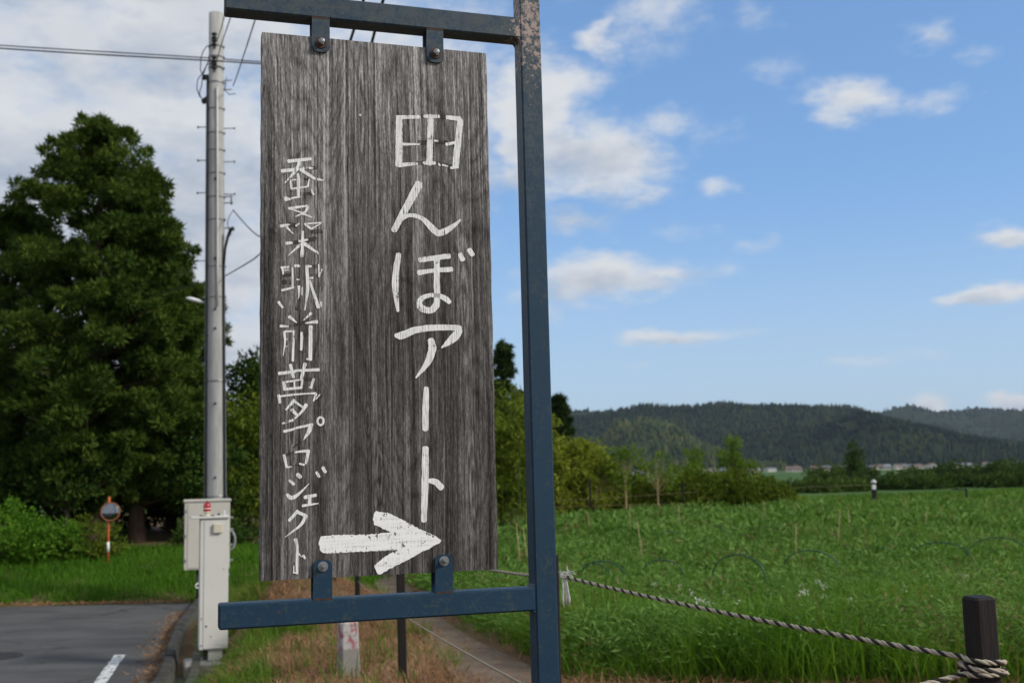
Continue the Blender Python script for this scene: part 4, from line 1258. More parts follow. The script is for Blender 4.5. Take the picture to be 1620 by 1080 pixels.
# right-hand wire brackets
for v in (133, 148):
    z = pz(v)
    MB().tube([pp(z, 88, -0.01), pp(z, 88, 0.18)], 0.013, 8).build('wire_bracket', DUCT, pole)
z0, z1 = pz(128), pz(150)
MB().tube([pp(z0, 88, 0.07), pp(z1, 88, 0.02)], 0.013, 8).build('wire_bracket', DUCT, pole)
MB().tube([pp(pz(150), 88, 0.05), pp(pz(156), 88, 0.12), pp(pz(155), 88, 0.26)], 0.011, 8).build('wire_hook', DUCT, pole)
for v in (321, 331):
    z = pz(v)
    MB().tube([pp(z, 88, -0.01), pp(z, 88, 0.19)], 0.013, 8).build('wire_bracket', DUCT, pole)
MB().tube([pp(pz(318), 88, 0.15), pp(pz(334), 88, 0.15)], 0.02, 8).build('wire_bracket', DUCT, pole)
MB().tube([pp(pz(371), 88, -0.01), pp(pz(371), 88, 0.22)], 0.012, 8).build('wire_bracket', DUCT, pole)
# loose jumper loops on the left of the pole top
for (pts) in ([(78, 10, 0.05), (79, -60, 0.05), (84, -88, 0.12), (95, -90, 0.17), (115, -90, 0.18), (124, -90, 0.12), (127, -88, 0.08)],
              [(108, 5, 0.06), (110, -50, 0.05), (121, -88, 0.14), (131, -90, 0.24), (146, -90, 0.25), (158, -90, 0.19), (164, -88, 0.10)],
              [(100, -30, 0.04), (112, -80, 0.06), (125, -88, 0.13), (140, -90, 0.15), (152, -90, 0.2), (160, -90, 0.17)]):
    MB().tube([pp(pz(v), a, o) for v, a, o in pts], 0.010, 6).build('jumper_cable', CABLE, pole)
# street light reaching left
z = pz(489)
c = pp(z, -88, 0)
arm = MB().tube([c, (c[0] - 0.1, c[1] - 0.02, c[2] + 0.02)], 0.025, 8).build('lamp_arm', DUCT, pole)
lamp = MB()
body = []
for k in range(9):
    t = k / 8
    body.append(((c[0] - 0.06 - 0.36 * t), c[1] - 0.03 - 0.04 * t, c[2] - 0.0 + 0.11 * t))
lamp.tube(body, [0.03, 0.048, 0.062, 0.07, 0.073, 0.072, 0.068, 0.055, 0.02], 14)
lamp.v = [(x, y_, c[2] + 0.3 * (x - c[0]) * -1 * 0.95 + (zz - (c[2] + 0.3 * (x - c[0]) * -1 * 0.95)) * 0.62) for x, y_, zz in lamp.v]
lamp.build('lamp_head', WHITEP, pole)

# control cabinet fixed to the pole
cab = empty('pole_cabinet', (-6.08, 22.02, -0.21), (0, 0, R(17)))
tag(cab, 'wide beige control cabinet mounted on the utility pole', 'cabinet')
MB().box((-0.43, -0.14, 0.0), (0.43, 0.24, 1.30), 0.008).build('body', CABINET2, cab)
MB().box((-0.452, -0.165, 1.302), (0.452, 0.26, 1.352), 0.01).build('lid', CABINET2, cab)
MB().box((-0.37, -0.152, 0.03), (0.425, -0.1425, 1.28), 0.004).build('door', CABINET2, cab)
for z in (0.15, 0.62, 1.1):
    MB().box((-0.44, -0.155, z), (-0.395, -0.1405, z + 0.06), 0.003).build('hinge', ZINC, cab)
MB().tube([(0.431, -0.02, 0.72), (0.49, -0.03, 0.70), (0.53, -0.04, 0.60), (0.535, -0.04, 0.50), (0.51, -0.04, 0.40), (0.46, -0.03, 0.36), (0.428, -0.02, 0.35)], 0.024, 10).build('flexible_conduit', DUCT, cab)
for z in (0.15, 0.45, 0.75, 0.98):
    MB().box((0.431, -0.03, z - 0.02), (0.50, 0.03, z + 0.02), 0.004).build('side_latch', DUCT, cab)
MB().tube([(-0.16, 0.02, 0.002), (-0.16, 0.02, -0.30), (-0.16, 0.02, -0.66)], 0.035, 10).build('supply_duct', CABLE, cab)
MB().tube([(-0.16, -0.02, -0.26), (-0.21, -0.03, -0.31), (-0.2, -0.03, -0.35), (-0.14, -0.02, -0.36)], 0.014, 8).build('cable_tie', WHITEP, cab)

# slim free-standing cabinet beside the kerb, with red beacon
kc = empty('roadside_cabinet', (-3.995, 14.8, -0.655), (0, 0, R(18)))
tag(kc, 'slim tall cream metal cabinet on a concrete footing beside the kerb', 'cabinet')
MB().box((-0.175, -0.0, 0.0), (0.19, 0.34, 1.69), 0.006).build('body', CABINET, kc)
MB().box((-0.125, -0.008, 0.012), (0.188, -0.0025, 1.665), 0.003).build('front_panel', CABINET, kc)
MB().box((-0.30, -0.03, 1.692), (0.20, 0.38, 1.722), 0.006).build('lid', CABINET, kc)
MB().box((-0.012, -0.05, 1.50), (0.105, -0.0085, 1.625), 0.008).build('vent_box', BEIGE, kc)
for (x, z, r_) in ((-0.088, 0.30, 0.013), (-0.03, 0.17, 0.008), (0.13, 1.03, 0.007), (-0.145, 0.06, 0.007), (-0.145, 0.40, 0.007)):
    MB().lathe([(0.0, -0.0125), (r_, -0.0115), (r_ * 1.1, -0.0065)], 'y', (x, 0, z), 12).build('lock' if z == 0.30 else 'screw', RUSTY, kc)
for z in (0.12, 0.55, 0.95, 1.35):
    MB().tube([(0.191, 0.06, z), (0.205, 0.06, z)], 0.018, 8).build('side_bolt', DUCT, kc)
MB().box((-0.055, 0.05, -0.15), (0.125, 0.24, -0.001), 0.004).build('plinth', CABINET, kc)
MB().box((-0.12, 0.10, -0.14), (-0.058, 0.16, -0.001), 0.003).build('cable_entry', RUBBER, kc)
ft = MB().box((-0.36, -0.16, -0.52), (0.20, 0.42, -0.151), 0.02).build('footing', FOOTING, kc)

bc = empty('warning_beacon', (-4.11, 14.88, 1.068))
tag(bc, 'small red warning beacon on top of the slim cream cabinet', 'beacon')
MB().lathe([(0.0, 0.0), (0.045, 0.0), (0.045, 0.012), (0.03, 0.016), (0.034, 0.04), (0.046, 0.045), (0.046, 0.062), (0.0, 0.062)], sides=20).build('base', BEIGE, bc)
MB().lathe([(0.047, 0.062), (0.050, 0.09), (0.048, 0.14), (0.040, 0.165), (0.02, 0.178), (0.0, 0.18)], sides=20).build('lens', REDLENS, bc)
MB().lathe([(0.0505, 0.092), (0.053, 0.094), (0.053, 0.1), (0.0505, 0.102)], sides=20).build('ring', WHITEP, bc)
MB().tube([(0, 0, 0.179), (0, 0, 0.20)], 0.008, 8).build('finial', RUBBER, bc)
MB().box((-0.09, -0.03, 0.0), (-0.065, 0.03, 0.012)).build('foot', RUBBER, bc)
MB().box((0.065, -0.03, 0.0), (0.09, 0.03, 0.012)).build('foot', RUBBER, bc)
br = empty('sensor_bracket', (-3.93, 14.9, 1.068))
tag(br, 'small white angled bracket beside the red beacon on the cabinet lid', 'bracket')
MB().box((-0.08, -0.025, 0.0), (0.07, 0.03, 0.006)).build('plate', WHITEP, br)
MB().prism([(0.045, 0.0061), (0.055, 0.0061), (0.05, 0.075), (0.036, 0.075)], -0.012, 0.012).build('upright', WHITEP, br)
MB().lathe([(0.0, 0.006), (0.016, 0.006), (0.018, 0.03), (0.0, 0.036)], origin=(-0.03, 0, 0), sides=12).build('sensor', RUBBER, br)

# ------------------------------------------------------------------ convex traffic mirror
mi = empty('traffic_mirror', (-9.89, 27.15, -0.60))
tag(mi, 'small round convex traffic mirror on an orange post below the cedars', 'mirror')
MB().tube([(0, 0, 0), (-0.005, 0, 0.9), (0.0, 0, 1.74)], 0.030, 12).build('post', ORANGE, mi)
MB().tube([(-0.002, 0, 0.42), (-0.003, 0, 0.66)], 0.033, 12).build('sticker', WHITEP, mi)
disc = empty('mirror_head', (0.06, -0.07, 1.385), (R(-6), 0, R(16)), mi)
MB().lathe([(0.0, -0.045), (0.08, -0.041), (0.15, -0.026), (0.205, 0.0)], 'y', (0, 0, 0), 32).build('mirror_glass', MIRROR, disc)
MB().lathe([(0.203, -0.004), (0.212, -0.014), (0.230, -0.010), (0.232, 0.02), (0.19, 0.045), (0.0, 0.055)], 'y', (0, 0, 0), 32).build('mirror_rim', RIM, disc)
MB().prism([(0.06 * math.cos(R(a)), 0.06 * math.sin(R(a))) for a in range(0, 360, 30)], -0.03, 0.0).build('clamp', ORANGE, disc)

# ------------------------------------------------------------------ concrete survey stake with faded red paint
st = empty('marker_stake', (-1.52, 10.15, -0.30), (0, R(-1.0), R(24)))
tag(st, 'stubby concrete marker stake with flaking red paint in the dry grass', 'stake')
_m, _N2, _bb, _oo = material('stake_paint')
_tc = _N2.n('ShaderNodeTexCoord').outputs['Object']
_sep = _N2.n('ShaderNodeSeparateXYZ'); _N2.put(_sep.inputs[0], _tc)
_zc = _sep.outputs[2]
_c = _N2.mix(_N2.noise(_tc, 14, 5, 0.6), (0.30, 0.28, 0.25), (0.17, 0.16, 0.14))
_white = _N2.smooth(_zc, 0.335, 0.345)
_c = _N2.mix(_N2.math('MULTIPLY', _white, _N2.smooth(_N2.noise(_tc, 30, 5, 0.6), 0.38, 0.5)), _c, (0.42, 0.40, 0.39))
_red = _N2.smooth(_N2.noise(_N2.mapping(_tc, (1, 1, 0.5)), 17, 4, 0.6, 0.6), 0.52, 0.58)
_c = _N2.mix(_N2.math('MULTIPLY', _N2.math('MULTIPLY', _white, _red), N.smooth(_zc, 0.5, 0.48) if False else 0.85), _c, (0.33, 0.075, 0.10))
_N2.put(_bb.inputs['Base Color'], _c)
_bb.inputs['Roughness'].default_value = 0.9
_bb.inputs['Specular IOR Level'].default_value = 0.15
bump(_N2, _bb, _N2.noise(_tc, 60, 5, 0.6), 0.5, 0.004)
mb = MB()
w0, w1, hz = 0.088, 0.078, 0.585
ring = lambda w, z, c: [(-w + c, -w, z), (w - c, -w, z), (w, -w + c, z), (w, w - c, z), (w - c, w, z), (-w + c, w, z), (-w, w - c, z), (-w, -w + c, z)]
rs = [ring(w0, -0.2, 0.012), ring(w0, 0.0, 0.012), ring(w0 * 0.985, 0.2, 0.013), ring(w1 * 1.02, 0.4, 0.014), ring(w1, hz - 0.02, 0.016), ring(w1 - 0.012, hz, 0.018)]
vs = [p for q in rs for p in q]
fs = [(i * 8 + j, i * 8 + (j + 1) % 8, (i + 1) * 8 + (j + 1) % 8, (i + 1) * 8 + j) for i in range(len(rs) - 1) for j in range(8)] + [tuple(range(len(vs) - 8, len(vs)))]
mb._add(vs, fs)
mb.build('stake_body', MATS['stake_paint'], st)

# ------------------------------------------------------------------ rope fence
def wood_post(name, loc, h, w, label, group, lean=(0, 0), rz=0):
    e = empty(name, loc, (R(lean[0]), R(lean[1]), R(rz)))
    tag(e, label, 'post', group)
    mb = MB()
    c = w * 0.12
    prof = lambda q, z, dx=0: [(-q + c + dx, -q, z), (q - c + dx, -q, z), (q + dx, -q + c, z), (q + dx, q - c, z), (q - c + dx, q, z), (-q + c + dx, q, z), (-q + dx, q - c, z), (-q + dx, -q + c, z)]
    zs = [-0.4, 0.0, h * 0.3, h * 0.6, h * 0.9, h - 0.006]
    rs = [prof(w / 2 * (1 + 0.02 * math.sin(z * 9)), z, 0.0015 * math.sin(z * 7)) for z in zs] + [prof(w / 2 - 0.004, h)]
    vs = [p for r_ in rs for p in r_]
    n = len(rs)
    fs = [(i * 8 + j, i * 8 + (j + 1) % 8, (i + 1) * 8 + (j + 1) % 8, (i + 1) * 8 + j) for i in range(n - 1) for j in range(8)] + [tuple(range(len(vs) - 8, len(vs)))]
    mb._add(vs, fs)
    mb.build('post_body', DARKWOOD, e)
    return e


def gh(x, y):
    return float(ground_h(x, y))


G_FENCE = 'dark wooden rope fence posts'
wood_post('fence_post', (1.07, 2.62, gh(1.07, 2.62)), 1.285 - gh(1.07, 2.62), 0.058, 'dark square wooden post with rope knotted round it, nearest on the right', G_FENCE, rz=14)
wood_post('fence_post', (0.125, 4.32, gh(0.12, 4.3)), 1.30, 0.064, 'dark wooden post hidden behind the blue steel post', G_FENCE, rz=10)
wood_post('fence_post', (-0.985, 9.62, gh(-0.985, 9.62) - 0.02), 1.25, 0.072, 'dark wooden post seen through the gap under the sign board', G_FENCE, rz=8, lean=(0, -0.6))
wood_post('fence_post', (-2.17, 15.3, gh(-2.17, 15.3)), 0.70, 0.066, 'short dark post with a cap beside the far part of the path', G_FENCE)
MB().lathe([(0.045, 0.70), (0.047, 0.72), (0.02, 0.745), (0.0, 0.747)], sides=12).build('cap', IRON, bpy.data.objects['fence_post.003'])
wood_post('fence_post', (-2.86, 17.6, gh(-2.86, 17.6)), 0.72, 0.060, 'thin leaning grey-brown post left of the capped short post', G_FENCE, lean=(0, 2.0))


def rope_mesh(pts, r, pitch, sides=5, seg=None):
    """three laid strands, one of them black"""
    P = [Vector(p) for p in pts]
    cum = [0.0]
    for i in range(len(P) - 1):
        cum.append(cum[-1] + (P[i + 1] - P[i]).length)
    Ltot = cum[-1]
    n = max(8, int(Ltot / (seg or pitch / 5)))
    ss = np.linspace(0, Ltot, n + 1)
    C = np.stack([np.interp(ss, cum, [p[k] for p in P]) for k in range(3)], 1)
    T = np.gradient(C, axis=0)
    T /= np.linalg.norm(T, axis=1)[:, None]
    A = np.zeros_like(T)
    ref = np.array([0, 0, 1.0]) if abs(T[0][2]) < 0.9 else np.array([1.0, 0, 0])
    for i in range(n + 1):
        a = ref - T[i] * np.dot(ref, T[i])
        a /= np.linalg.norm(a)
        A[i] = a
        ref = a
    B = np.cross(T, A)
    V, F, S = [], [], []
    for k in range(3):
        ph = 2 * np.pi * (ss / pitch + k / 3)
        rs = r * (0.62 if k == 0 else 0.54)
        cen = C + (A * np.cos(ph)[:, None] + B * np.sin(ph)[:, None]) * (r * 0.48)
        base = len(V) and sum(len(v) for v in V)
        ring = np.arange(sides) * 2 * np.pi / sides
        vv = cen[:, None, :] + (A[:, None, :] * np.cos(ring)[None, :, None] + B[:, None, :] * np.sin(ring)[None, :, None]) * rs
        V.append(vv.reshape(-1, 3))
        i = np.arange(n)[:, None] * sides
        j = np.arange(sides)[None, :]
        j2 = (j + 1) % sides
        q = np.stack([i + j, i + j2, i + sides + j2, i + sides + j], -1).reshape(-1, 4) + base
        F.append(q)
        S.append(np.full((n + 1) * sides, 1.0 if k == 0 else 0.0))
    me = fast_mesh('rope', np.concatenate(V), [np.concatenate(F)], True)
    at = me.attributes.new('strand', 'FLOAT', 'POINT')
    at.data.foreach_set('value', np.concatenate(S).astype(np.float32))
    return me


def sag(a, b, s, n=14):
    a, b = Vector(a), Vector(b)
    return [a + (b - a) * (k / n) - Vector((0, 0, s * 4 * (k / n) * (1 - k / n))) for k in range(n + 1)]


PR = Vector((1.07, 2.62, 0))
PH = Vector((0.125, 4.32, 0))
RR = 0.0070


def wrap(c, z0, turns, dz, w, rz, start, n=26):
    out = []
    for k in range(int(n * turns) + 1):
        a = R(start) + 2 * math.pi * k / n
        # squarish loop hugging the post
        cx, cy = math.cos(a), math.sin(a)
        m = max(abs(cx), abs(cy))
        q = 0.55 / m + 0.45
        x, y_ = cx * q * w, cy * q * w
        x, y_ = x * math.cos(R(rz)) - y_ * math.sin(R(rz)), x * math.sin(R(rz)) + y_ * math.cos(R(rz))
        out.append(Vector((c.x + x, c.y + y_, z0 + dz * k / n)))
    return out


w1 = wrap(PR, 1.147, 2.15, -0.018, 0.0405, 14, 150)
main = sag((0.165, 4.25, 1.197), w1[0], 0.012)[:-1] + w1
ro = link('rope', rope_mesh(main, RR, 0.052), ROPE)
tag(ro, 'black and cream twisted rope running from the blue post to the right post', 'rope', 'twisted fence ropes')
w2 = wrap(PR, 1.112, 0.9, 0.010, 0.042, 14, 175)
tail = wrap(Vector((0.062, 2.468, 0)), 0.99, 1.0, 0.006, 0.046, 17, -60) + sag((0.10, 2.415, 0.992), w2[0], 0.01)[1:-1] + w2
ro = link('rope', rope_mesh(tail, RR, 0.052), ROPE)
tag(ro, 'lower rope rising from the bottom edge to the knot on the right post', 'rope', 'twisted fence ropes')
ro = link('rope', rope_mesh(sag((0.095, 4.36, 1.185), (-0.96, 9.6, 1.02), 0.05, 20), RR * 0.95, 0.052, 4), ROPE)
tag(ro, 'rope stretched between the board edge and blue post, over the green crop', 'rope', 'twisted fence ropes')
ro = link('rope', rope_mesh(sag((0.10, 4.33, 0.74), (-2.15, 15.25, 0.13), 0.05, 24), RR * 0.85, 0.05, 4), ROPE)
tag(ro, 'low thin pale rope slanting along the footpath', 'rope', 'twisted fence ropes')
# frayed white twine tying the rope beside the blue post
tw = empty('twine_knot', (0.175, 4.22, 1.20))
tw.scale = (0.8, 0.8, 0.85)
tag(tw, 'frayed white twine knot hanging beside the blue post', 'twine')
mb = MB()
rk = random.Random(9)
for k in range(30):
    a = Vector((rk.uniform(-0.01, 0.03), rk.uniform(-0.02, 0.02), rk.uniform(-0.01, 0.02)))
    d = Vector((rk.uniform(-0.3, 1.0), rk.uniform(-0.5, 0.5), rk.uniform(-0.2, 0.9))).normalized()
    mb.tube([a, a + d * 0.016 + Vector((0, 0, 0.003)), a + d * rk.uniform(0.018, 0.036) - Vector((0, 0, 0.004))], 0.0012, 4)
mb.build('loose_fibres', STRING, tw)
mb = MB()
for k in range(12):
    x0, y0 = rk.uniform(-0.008, 0.012), rk.uniform(-0.01, 0.01)
    mb.tube([(x0, y0, -0.005), (x0 + 0.002 + k * 0.0006, y0, -0.05), (x0 * 1.8 + 0.006, y0, -0.10), (x0 * 1.5 + 0.006, y0 + 0.003, -rk.uniform(0.115, 0.14))], [0.0015, 0.0022, 0.0028, 0.002], 4)
mb.build('tassel', STRING, tw)
MB().tube(wrap(Vector((0, 0, 0)), 0.008, 2, -0.008, 0.014, 0, 0, 12), 0.003, 5).build('knot', STRING, tw)

# ------------------------------------------------------------------ overhead wires
def wire(pts, r, label):
    o = MB().tube(smooth3(pts), r, 6).build('overhead_wire', CABLE)
    tag(o, label, 'wire', 'overhead wires')


def smooth3(pts, n=60):
    P = [np.array(p, float) for p in pts]
    cum = np.concatenate([[0], np.cumsum([np.linalg.norm(P[i + 1] - P[i]) for i in range(len(P) - 1)])])
    n = int(min(160, max(12, cum[-1] / 0.25)))
    ss = np.linspace(0, cum[-1], n + 1)
    C = np.stack([np.interp(ss, cum, [p[k] for p in P]) for k in range(3)], 1)
    for _ in range(14):
        C[1:-1] = 0.5 * C[1:-1] + 0.25 * (C[:-2] + C[2:])
    return [tuple(c) for c in C]


wire([(-43.15, 21.00, 13.38), (-14.42, 22.00, 10.89), (-10.57, 22.20, 10.61), (-8.49, 22.30, 10.47), (-6.19, 22.30, 10.29), (-5.17, 22.30, 10.18), (-5.66, 34.00, 14.46), (-4.77, 50.00, 20.25)], 0.012, 'upper of the two wires crossing the sky left of the pole')
wire([(-42.93, 20.90, 13.26), (-14.35, 21.90, 10.78), (-10.52, 22.10, 10.51), (-9.46, 22.10, 10.41), (-8.41, 22.10, 10.32), (-7.36, 22.10, 10.24), (-6.14, 22.10, 10.16), (-5.12, 22.10, 10.06), (-5.66, 34.00, 14.40), (-4.77, 50.00, 20.16)], 0.015, 'lower wavy wire crossing the sky left of the pole')
wire([(-5.74, 22.40, 9.70), (-5.44, 21.50, 9.56), (-4.82, 19.50, 9.18), (-3.66, 15.50, 8.19), (-2.14, 10.00, 6.61), (-0.4, -4, 9.5)], 0.011, 'thin wire rising steeply from the bracket right of the pole top')
wire([(-6.05, 22.25, 10.62), (-5.51, 20.50, 10.11), (-4.92, 18.50, 9.47), (-3.04, 12.00, 7.40), (-1.6, -4, 10)], 0.010, 'wire hugging the pole top, leftmost of the rising wires')
wire([(-6.07, 22.25, 10.10), (-5.62, 21.00, 10.06), (-4.68, 18.00, 9.26), (-2.66, 11.00, 7.05), (-1, -4, 10)], 0.010, 'wire rising just right of the pole top under the beam end')
wire([(-5.73, 22.45, 7.06), (-5.28, 21.50, 6.57), (-4.50, 19.50, 5.81), (-2.66, 14.00, 4.75), (-1.36, 9.50, 4.70), (-0.99, 7.90, 4.82), (-0.84, 7.30, 4.83), (-0.53, 6.00, 4.82), (1.5, -5, 8)], 0.012, 'sagging wire leaving the bracket halfway up the pole')
wire([(-11.81, 33.00, 6.85), (-7.66, 26.00, 6.09), (-6.02, 22.90, 5.74), (-4.27, 18.50, 5.29), (-2.65, 13.50, 4.96), (-1.53, 9.50, 4.94), (-1.20, 8.20, 4.92), (-0.99, 7.40, 4.88), (-0.54, 5.80, 4.86), (1.2, -5, 8)], 0.0115, 'black cable rising behind the board to the gap under the top beam')
wire([(-5.73, 22.45, 7.04), (-5.82, 22.40, 6.92), (-5.86, 22.40, 6.79), (-5.81, 22.40, 6.60), (-5.75, 22.40, 6.52)], 0.008, 'thin drop wire looping down from the bracket beside the pole')

hp = empty('utility_pole', (-5.05, 50.1, -1.0))
tag(hp, 'plain concrete utility pole standing behind the sign board', 'utility pole')
MB().tube([(0, 0, -0.5), (0, 0, 8), (0, 0, 20.6)], [0.24, 0.2, 0.14], 16).build('shaft', CONCRETE, hp)
MB().box((-0.6, -0.06, 19.9), (0.6, 0.06, 20.02)).build('crossarm', DUCT, hp)

# ------------------------------------------------------------------ vegetation builders
def unit(v):
    return v / np.maximum(np.linalg.norm(v, axis=-1, keepdims=True), 1e-9)


def leaf_quads(base, direc, length, width, rng, bend=0.15):
    """one pointed four-cornered leaf per base point"""
    n = len(base)
    direc = unit(direc)
    rv = unit(rng.normal(size=(n, 3)))
    side = unit(np.cross(direc, rv))
    nor = np.cross(side, direc)
    L, W = length[:, None], width[:, None]
    V = np.empty((n, 4, 3))
    V[:, 0] = base
    mid = base + direc * L * 0.45 + nor * L * bend
    V[:, 1] = mid + side * W * 0.5
    V[:, 2] = base + direc * L
    V[:, 3] = mid - side * W * 0.5
    F = np.arange(n * 4).reshape(n, 4)
    return V.reshape(-1, 3), F


def needle_tris(base, direc, length, width, rng):
    n = len(base)
    direc = unit(direc)
    side = unit(np.cross(direc, unit(rng.normal(size=(n, 3)))))
    V = np.empty((n, 3, 3))
    V[:, 0] = base - side * width[:, None] * 0.5
    V[:, 1] = base + side * width[:, None] * 0.5
    V[:, 2] = base + direc * length[:, None]
    return V.reshape(-1, 3), np.arange(n * 3).reshape(n, 3)


def blade_tris(base, h, w, rng, lean=0.5, droop=0.25, wind=(0, 0)):
    """grass blades of three triangles, bent outwards"""
    n = len(base)
    a = rng.uniform(0, 2 * np.pi, n)
    k = np.abs(rng.normal(0, lean, n))
    d = np.stack([np.cos(a) * k + wind[0], np.sin(a) * k + wind[1], np.ones(n)], 1)
    s = np.stack([-np.sin(a + rng.normal(0, 0.8, n)), np.cos(a + rng.normal(0, 0.8, n)), np.zeros(n)], 1)
    H, W = h[:, None], w[:, None]
    m = base + d * H * 0.55
    t = base + d * H * 0.95 + np.stack([np.cos(a) * k, np.sin(a) * k, -np.ones(n) * droop * k * 2], 1) * H * 0.45
    V = np.empty((n, 5, 3))
    V[:, 0] = base - s * W * 0.5
    V[:, 1] = base + s * W * 0.5
    V[:, 2] = m + s * W * 0.42
    V[:, 3] = m - s * W * 0.42
    V[:, 4] = t
    b = (np.arange(n) * 5)[:, None]
    q = np.concatenate([b, b + 1, b + 2, b + 3], 1)
    tr = np.concatenate([b + 3, b + 2, b + 4], 1)
    return V.reshape(-1, 3), q, tr


def grass(name, xy, h, w, mat, label, rng, lean=0.5, lift=0.0, wind=(0, 0), cat='grass'):
    z = ground_h(xy[:, 0], xy[:, 1]) - 0.03 + lift
    base = np.concatenate([xy, z[:, None]], 1)
    V, q, t = blade_tris(base, h, w, rng, lean, wind=wind)
    o = link(name, fast_mesh(name, V, [q, t]), mat)
    tag(o, label, cat, kind='stuff')
    return o


def tuft_scatter(rng, n, x0, x1, y0, y1, keep, per=7, spread=0.07):
    """points gathered into tufts"""
    c = np.stack([rng.uniform(x0, x1, n), rng.uniform(y0, y1, n)], 1)
    c = c[keep(c[:, 0], c[:, 1])]
    p = np.repeat(c, per, 0) + rng.normal(0, spread, (len(c) * per, 2))
    return p[keep(p[:, 0], p[:, 1])]


def puffs_to_leaves(cen, rad, per, rng, L, W, up=0.25, droop=0.0, fill=2.2, flat=1.0, needles=False):
    n = len(cen)
    u = unit(rng.normal(size=(n, per, 3)))
    rr = rng.uniform(0, 1, (n, per, 1)) ** (1 / fill)
    off = u * rr * rad[:, None, None]
    off[..., 2] *= flat
    base = (cen[:, None, :] + off).reshape(-1, 3)
    d = u + rng.normal(0, 0.45, u.shape)
    d[..., 2] += up - droop
    d = d.reshape(-1, 3)
    m = n * per
    if needles:
        return needle_tris(base, d, rng.uniform(0.7, 1.3, m) * L, rng.uniform(0.7, 1.3, m) * W, rng)
    return leaf_quads(base, d, rng.uniform(0.7, 1.3, m) * L, rng.uniform(0.7, 1.3, m) * W, rng)


def limb_mesh(mb, p0, p1, r0, r1, rng, kink=0.12, sides=5):
    p0, p1 = np.array(p0, float), np.array(p1, float)
    L = np.linalg.norm(p1 - p0)
    pts = [p0]
    for k in (0.35, 0.7):
        pts.append(p0 + (p1 - p0) * k + rng.normal(0, kink * L * 0.3, 3) + np.array([0, 0, kink * L * 0.3]))
    pts.append(p1)
    mb.tube([tuple(p) for p in pts], [r0, r0 * 0.7 + r1 * 0.3, r0 * 0.35 + r1 * 0.65, r1], sides, cap=False)


def cedar(label, x, y, top, crown_base, Rm, npuff, per, seed, mat=F_CEDAR, puff=(0.32, 0.62), needle=0.16, profile=None, trunk_r=0.24, group=None, lean=0.0):
    rng = np.random.default_rng(seed)
    z0 = gh(x, y) - 0.1
    e = empty('cedar_tree', (x, y, z0))
    tag(e, label, 'tree', group)
    H = top - z0
    cb = crown_base - z0
    mb = MB()
    zs = np.linspace(0, H * 0.97, 9)
    mb.tube([(lean * q + 0.05 * math.sin(q * 1.3 + seed), 0.05 * math.cos(q * 0.9), q) for q in zs], [trunk_r * (1.25 if q == 0 else 1) * (1 - 0.93 * q / H) + 0.012 for q in zs], 12, cap=False)
    mb.build('trunk', BARK, e)
    prof = profile or [(0, .42), (.08, .72), (.22, .95), (.40, 1.0), (.60, .90), (.78, .74), (.90, .52), (.97, .30), (1, .10)]
    pt, pf = [p[0] for p in prof], [p[1] for p in prof]
    # boughs: each carries a string of needle puffs from its tip inwards
    nb = int(npuff / 2.6)
    t = (np.arange(nb * 4) + rng.uniform(0, 1, nb * 4)) / (nb * 4)
    f = np.interp(t, pt, pf)
    t = t[rng.uniform(0, 1, len(t)) < (f + 0.12) / 1.12]
    t = np.concatenate([rng.permutation(t)[:nb - 8], np.linspace(0.80, 0.985, 8)])
    f = np.interp(t, pt, pf)
    az = rng.uniform(0, 2 * np.pi, len(t))
    reach = Rm * f * rng.uniform(0.55, 1.10, len(t)) ** 0.8
    cens, rads, rad = [], [], []
    for k in range(len(t)):
        sc = rng.uniform(0.8, 1.25)
        for j in range(4):
            q = max(0.05, reach[k] - j * 0.42 * sc)
            if j > 1 and rng.uniform() < 0.4:
                continue
            side = rng.normal(0, 0.16 + 0.07 * j)
            zz = cb + t[k] * (H - cb) - 0.10 * q + 0.10 * math.sin(j) + rng.normal(0, 0.09) - 0.05 * j
            cens.append((lean * t[k] * H + q * math.cos(az[k]) - side * math.sin(az[k]), q * math.sin(az[k]) + side * math.cos(az[k]), zz))
            rads.append(rng.uniform(puff[0], puff[1]) * (0.62 + 0.08 * j) * sc * (0.75 + 0.35 * f[k]))
            rad.append(q)
    cen, pr, rad = np.array(cens), np.array(rads), np.array(rad)
    V, F = puffs_to_leaves(cen, pr, per, rng, needle, needle * 0.34, up=0.35, flat=0.72, needles=True)
    link('crown', fast_mesh('crown', V, [F]), mat, e)
    mb = MB()
    far = np.argsort(-rad)[:46]
    for i in far:
        zz = max(cb * 0.7, cen[i][2] - 0.25 * rad[i])
        limb_mesh(mb, (lean * zz, 0, zz), cen[i], 0.045, 0.012, rng)
    mb.build('limbs', BARK, e)
    return e


